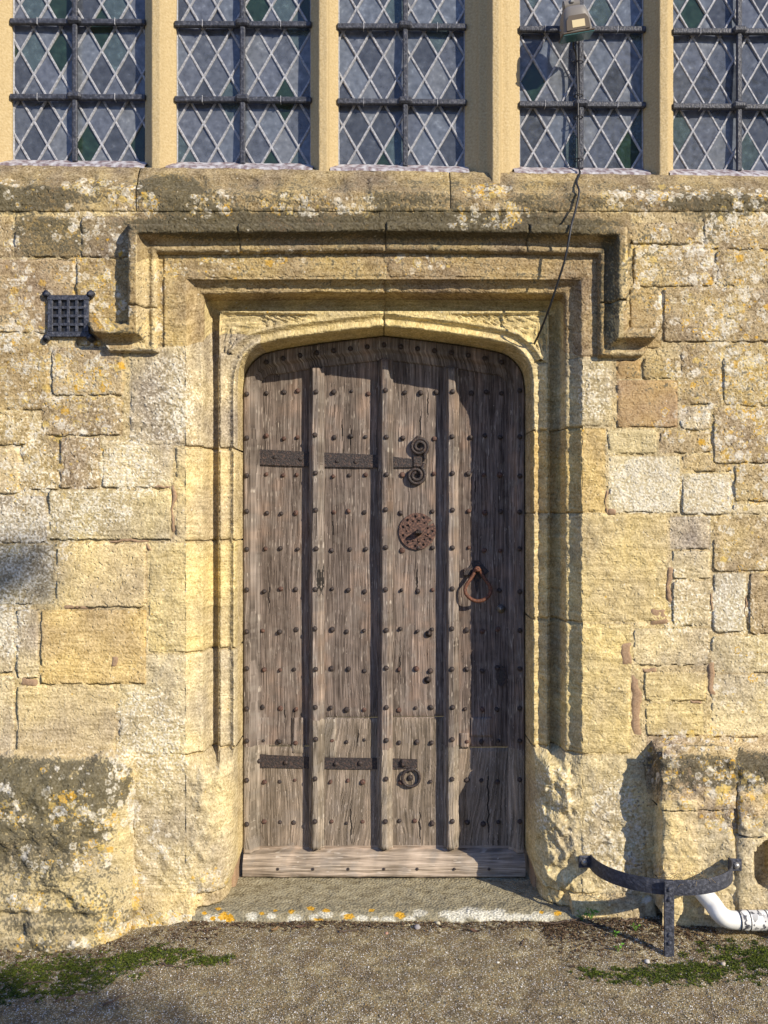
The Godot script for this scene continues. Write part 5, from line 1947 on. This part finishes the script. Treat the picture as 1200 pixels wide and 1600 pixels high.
func build_floodlight() -> void:
	var c := at(898, 34, 0.0)
	var g := thing("floodlight", "grey brown floodlight with a cream sticker fixed to the window bar", "floodlight", c)
	g.rotation = Vector3(0.15, 0.0, 0.16)
	g.scale = Vector3.ONE * 0.88
	# housing: a hood, domed above and flat below
	var w := 0.068
	part("housing", grid(28, 22, func(i: int, j: int) -> Vector3:
		var a := TAU * i / 28.0
		var t := j / 22.0
		var y := -0.055 + 0.115 * sin(t * PI * 0.5)
		var r := pow(maxf(0.0, cos(t * PI * 0.5)), 0.36)
		var ca := cos(a)
		var sa := sin(a)
		var x := signf(ca) * pow(absf(ca), 0.62) * w * r * (1.0 - 0.05 * t)
		var z := signf(sa) * pow(absf(sa), 0.62) * 0.052 * r
		return Vector3(x, y, -z), 3), M.fitting, g)
	part("bezel", bevel_box(Vector3(0.142, 0.008, 0.108), 0.003), M.fitting_dark, g, Vector3(0, -0.058, 0))
	part("glass", bevel_box(Vector3(0.136, 0.006, 0.100), 0.002), M.teal, g, Vector3(0, -0.0645, 0))
	part("face_panel", prism(PackedVector2Array([Vector2(-0.052, -0.05), Vector2(0.052, -0.05), Vector2(0.048, -0.008), Vector2(0.036, 0.010), Vector2(-0.036, 0.010), Vector2(-0.048, -0.008)]), 0.046, 0.0545), M.fitting_dark, g)
	part("sticker", bevel_box(Vector3(0.056, 0.031, 0.0012), 0.0004), M.sticker, g, Vector3(0.002, -0.026, 0.0552))
	for s: float in [-1.0, 1.0]:
		part("side_screw", stud_round(0.008, 0.010), M.steel, g, Vector3(s * 0.060, -0.03, 0)).rotation.y = s * PI / 2
	# knuckle, stirrup and arm back to the bar
	part("knuckle", tube(PackedVector3Array([Vector3(-0.034, 0.078, -0.03), Vector3(0.034, 0.078, -0.03)]), r1(0.026), 14), M.fitting, g)
	part("wing_nut", bevel_box(Vector3(0.018, 0.018, 0.014), 0.004), M.steel, g, Vector3(0.0, 0.088, -0.004))
	part("arm", tube(smooth_path(PackedVector3Array([Vector3(0, 0.078, -0.03), Vector3(0.01, 0.10, -0.07), Vector3(0.012, 0.06, -0.115)]), 10), r1(0.012), 10), M.fitting_dark, g)
	part("bracket_plate", bevel_box(Vector3(0.06, 0.05, 0.008), 0.002), M.fitting_dark, g, Vector3(0.012, 0.055, -0.118))

func build_cable() -> void:
	var pts := smooth_path(PackedVector3Array([at(908, 10, -0.05), at(896, 66, -0.07), at(901, 90, -0.105), at(903, 160, -0.108), at(903, 200, -0.106), at(904, 240, -0.108), at(903, 256, -0.095), at(906, 270, -0.05), at(901, 285, -0.012), at(905, 300, 0.022), at(900, 325, 0.032), at(893, 352, 0.088), at(884, 400, 0.086), at(872, 440, 0.055), at(858, 482, 0.01), at(842, 522, -0.08), at(827, 552, -0.19), at(820, 566, -0.29)]), 150)
	var o := part("cable", tube(pts, r1(0.0042), 8), M.black, self)
	tag(o, "thin black cable hanging from the floodlight down to the door corner", "cable")
	var clips := [[904, 98], [904, 150], [904, 184], [904, 250]]
	for q in clips:
		part("cable_tie", tube(ring_pts(at(904, q[1], -0.118), 0.017, 0.020), r1(0.0018), 6, 1.0, Vector3.ZERO, true), M.black, o)

func ring_pts(c: Vector3, rx: float, rz: float) -> PackedVector3Array:
	var out := PackedVector3Array()
	for k in 20:
		out.append(c + Vector3(cos(TAU * k / 20.0) * rx, 0, sin(TAU * k / 20.0) * rz))
	return out

func build_cradle() -> void:
	# a flat iron band bowed out from the wall, on one leg
	var g := thing("iron_cradle", "black iron half-round cradle bolted to the wall on a single leg", "cradle")
	var a := at(915, 1346, 0.012)
	var b := at(1147, 1351, 0.13)
	var path := PackedVector3Array()
	var outs := PackedVector3Array()
	var n := 48
	var cx := (a.x + b.x) * 0.5
	var rx := (b.x - a.x) * 0.5 - 0.02
	for k in n + 1:
		var t := PI * k / n
		var z := lerpf(a.z, b.z, float(k) / n) + 0.225 * pow(sin(t), 0.95)
		var p := Vector3(cx - cos(t) * rx, lerpf(a.y, b.y, float(k) / n), z)
		path.append(p)
	for k in n + 1:
		var d := (path[mini(k + 1, n)] - path[maxi(k - 1, 0)]).normalized()
		outs.append(Vector3(-d.z, 0, d.x).normalized())
	var hh := 0.027
	var th := 0.0035
	var ring := [Vector2(-th, -hh), Vector2(-th, hh), Vector2(th, hh), Vector2(th, -hh), Vector2(-th, -hh)]
	part("band", grid(n, 4, func(i: int, j: int) -> Vector3:
		var q: Vector2 = ring[4 - j]
		return path[i] + outs[i] * q.x + Vector3.UP * q.y, 3), M.iron, g)
	for e in 2:
		var p := path[0] if e == 0 else path[n]
		var s := -1.0 if e == 0 else 1.0
		var lug := part("lug", bevel_box(Vector3(0.052, 0.048, 0.008), 0.003), M.iron, g, Vector3(p.x + s * 0.022, p.y, p.z + 0.002))
		part("bolt_head", stud_mesh(0.013, 0.012), M.steel, lug, Vector3(s * 0.004, 0, 0.004))
	var mid := path[n / 2]
	var top := mid.y + hh
	var foot := ground_y(mid.x, mid.z + 0.008) - 0.05
	var leg := part("leg", bevel_box(Vector3(0.036, top - foot, 0.008), 0.002), M.iron, g, Vector3(at(1049, 1400, 0.33).x, (top + foot) * 0.5, mid.z + 0.0085))
	for py in [1394, 1409, 1465, 1478]:
		part("rivet", stud_mesh(0.009, 0.007), M.iron, leg, Vector3(0, at(1049, py, 0.33).y - (top + foot) * 0.5, 0.004))
	# dead grass caught behind the leg
	var hay := mat("dry_grass", lin(0.20, 0.15, 0.08), 0.9)
	var nest := thing("grass_wisp", "wisp of dry brown grass caught on the iron cradle", "grass", Vector3(mid.x + 0.04, mid.y + hh, mid.z - 0.012))
	for k in 46:
		var p0 := Vector3(rng.randf_range(-0.06, 0.07), rng.randf_range(-0.03, 0.006), rng.randf_range(-0.05, 0.018))
		var p1 := p0 + Vector3(rng.randf_range(-0.04, 0.04), rng.randf_range(-0.018, 0.022), rng.randf_range(-0.02, 0.02))
		part("blade", tube(PackedVector3Array([p0, (p0 + p1) * 0.5 + Vector3.UP * rng.randf_range(0.0, 0.014), p1]), r1(0.0009), 4), hay, nest)

func build_pipe() -> void:
	var g := thing("waste_pipe", "white plastic drain pipe elbow with peeling paint at the plinth foot", "pipe")
	var z := 0.19
	var r := 0.033
	var pts := smooth_path(PackedVector3Array([at(1096, 1392, 0.13), at(1113, 1412, 0.16), at(1124, 1427, z), at(1137, 1436, z), at(1156, 1438, z)]), 26)
	part("elbow", tube(pts, r1(r), 22), M.white_paint, g)
	var y := at(1160, 1438, z).y
	var x0 := at(1154, 1438, z).x
	part("socket", tube(PackedVector3Array([Vector3(x0 - 0.002, y, z), Vector3(x0, y, z), Vector3(x0 + 0.118, y, z), Vector3(x0 + 0.12, y, z)]), PackedFloat32Array([r, r + 0.003, r + 0.003, r]), 22), M.pipe_worn, g)
	for x in [0.0, 0.035, 0.098]:
		part("joint_ring", tube(ring_x(Vector3(x0 + x, y, z), r + 0.0025), r1(0.0022), 6, 1.0, Vector3.ZERO, true), M.black, g)
	part("run", tube(PackedVector3Array([Vector3(x0 + 0.119, y, z), Vector3(x0 + 0.6, y, z)]), r1(r), 22), M.white_paint, g)
	part("down_spout", tube(smooth_path(PackedVector3Array([Vector3(x0 + 0.15, y - 0.01, z + 0.004), Vector3(x0 + 0.155, y - 0.05, z + 0.01), Vector3(x0 + 0.165, y - 0.20, z + 0.012)]), 12), r1(r * 0.95), 20), M.white_paint, g)

func ring_x(c: Vector3, r: float) -> PackedVector3Array:
	var out := PackedVector3Array()
	for k in 24:
		out.append(c + Vector3(0, cos(TAU * k / 24.0) * r, sin(TAU * k / 24.0) * r))
	return out

# ---------------------------------------------------------------- a tree behind the camera
func build_tree() -> void:
	var base := Vector3(4.6, 0, 10.0)
	var t := thing("churchyard_tree", "leafy churchyard tree standing across the path from the door", "tree", base)
	var bark := mat("tree_bark", lin(0.09, 0.07, 0.05), 0.95)
	var trunk := smooth_path(PackedVector3Array([Vector3(0, -0.2, 0), Vector3(0.1, 1.5, 0.05), Vector3(0.0, 3.4, -0.1), Vector3(0.2, 5.6, 0.1), Vector3(0.1, 8.0, 0.0)]), 20)
	var rad := PackedFloat32Array()
	for k in 21:
		rad.append(lerpf(0.32, 0.06, k / 20.0))
	part("trunk", tube(trunk, rad, 12), bark, t)
	var tips := []
	# boughs: [height, end]
	for b in [[3.2, Vector3(-2.0, 5.0, 0.6)], [3.6, Vector3(1.3, 5.2, 1.8)], [4.4, Vector3(-1.6, 6.8, -1.2)], [4.8, Vector3(0.6, 7.6, 1.4)], [5.6, Vector3(-1.0, 8.6, 0.8)], [4.2, Vector3(0.8, 5.6, -1.2)],
			[3.9, Vector3(3.16, 8.0, -0.72)], [3.5, Vector3(2.72, 6.1, -0.84)]]:
		var p0 := Vector3(0.05, b[0], 0)
		var e: Vector3 = b[1]
		var path := smooth_path(PackedVector3Array([p0, p0.lerp(e, 0.45) + Vector3.UP * 0.25, e]), 12)
		var rr := PackedFloat32Array()
		for k in 13:
			rr.append(lerpf(0.09, 0.012, k / 12.0))
		part("limb", tube(path, rr, 8), bark, t)
		tips.append(e)
	var leafm := mat("tree_leaf", Color.WHITE, 0.7)
	leafm.vertex_color_use_as_albedo = true
	leafm.backlight_enabled = true
	leafm.backlight = Color(0.2, 0.3, 0.06)
	var mm := MultiMesh.new()
	mm.transform_format = MultiMesh.TRANSFORM_3D
	mm.use_colors = true
	mm.mesh = litter_mesh()
	var ts := []
	for k in 7000:
		var b := rng.randi_range(0, 5)
		var c: Vector3 = tips[b]
		var d := Vector3(rng.randfn(), rng.randfn(), rng.randfn()) * 0.42
		var p := (c + Vector3(d.x * 1.3, d.y, d.z * 1.3)).lerp(Vector3(0, 5.4, 0), 0.35 * rng.randf())
		ts.append(p)
	# the two boughs whose shadow falls on the wall and path
	for k in 46:
		ts.append(tips[6] + Vector3(rng.randfn() * 0.10, rng.randfn() * 0.06, rng.randfn() * 0.06))
	for k in 170:
		ts.append(tips[7] + Vector3(rng.randfn() * 0.26, rng.randfn() * 0.04, rng.randfn() * 0.10))
	mm.instance_count = ts.size()
	for k in ts.size():
		mm.set_instance_transform(k, Transform3D(Basis.from_euler(Vector3(rng.randf() * TAU, rng.randf() * TAU, rng.randf() * TAU)) * Basis.from_scale(Vector3.ONE * rng.randf_range(0.045, 0.075)), ts[k]))
		mm.set_instance_color(k, Color(0.05, 0.09, 0.02).lerp(Color(0.10, 0.13, 0.03), rng.randf()))
	var crown := MultiMeshInstance3D.new()
	crown.name = "crown"
	crown.multimesh = mm
	crown.material_override = leafm
	crown.set_meta("kind", "stuff")
	t.add_child(crown)

# ---------------------------------------------------------------- main
func _ready() -> void:
	rng.seed = 20240611
	var cam := Camera3D.new()
	cam.name = "camera"
	add_child(cam)
	cam.position = CAM
	cam.fov = rad_to_deg(2.0 * atan(800.0 / F))
	cam.near = 0.05
	cam.far = 600.0
	cam.current = true
	var env := Environment.new()
	env.background_mode = Environment.BG_SKY
	var sky := Sky.new()
	var sm_ := ProceduralSkyMaterial.new()
	sm_.sky_top_color = Color(0.30, 0.45, 0.72)
	sm_.sky_horizon_color = Color(0.74, 0.80, 0.86)
	sm_.sky_curve = 0.12
	sm_.ground_bottom_color = Color(0.30, 0.27, 0.20)
	sm_.ground_horizon_color = Color(0.55, 0.56, 0.54)
	sky.sky_material = sm_
	env.sky = sky
	env.background_energy_multiplier = 1.3
	env.tonemap_mode = Environment.TONE_MAPPER_LINEAR
	env.tonemap_exposure = 1.42
	env.sdfgi_enabled = true
	env.ssao_enabled = true
	env.ssil_enabled = true
	var we := WorldEnvironment.new()
	we.name = "world_environment"
	we.environment = env
	add_child(we)
	var sun := DirectionalLight3D.new()
	sun.name = "sun"
	sun.light_energy = 1.5
	sun.light_color = Color(1.0, 0.955, 0.88)
	sun.light_angular_distance = 0.5
	sun.shadow_enabled = true
	add_child(sun)
	sun.look_at_from_position(Vector3(1.0, 0.72, 1.0), Vector3.ZERO)

	noise_a.seed = 7
	noise_a.noise_type = FastNoiseLite.TYPE_SIMPLEX_SMOOTH
	noise_a.frequency = 1.0
	noise_a.fractal_octaves = 3
	noise_b.seed = 19
	noise_b.noise_type = FastNoiseLite.TYPE_SIMPLEX_SMOOTH
	noise_b.frequency = 1.0
	noise_b.fractal_octaves = 2
	make_arch()
	make_materials()
	var rd := mat("dark_rusted_iron", Color.WHITE, 0.7, 0.0, 0.35)
	rd.albedo_texture = speck_texture(256, 0.05, 4, 53, [[0.0, Color8(52, 40, 36)], [0.5, Color8(84, 64, 56)], [1.0, Color8(136, 100, 80)]])
	triplanar(rd, 6.0)
	M.rust_dark = rd
	var pw := mat("worn_white_paint", Color.WHITE, 0.5, 0.0, 0.4)
	pw.albedo_texture = speck_texture(256, 0.02, 3, 61, [[0.0, Color8(60, 60, 64)], [0.36, Color8(70, 70, 74)], [0.40, Color8(216, 214, 206)], [1.0, Color8(228, 226, 218)]])
	M.pipe_worn = triplanar(pw, 5.0)
	make_step_map()
	make_ground_map()
	print("maps ", Time.get_ticks_msec())
	build_ground()
	build_wall()
	print("wall ", Time.get_ticks_msec())
	build_window()
	build_step()
	build_door()
	build_tree()
	build_grille()
	build_floodlight()
	build_cable()
	build_cradle()
	build_pipe()
	build_ground_cover()
	print("done ", Time.get_ticks_msec())
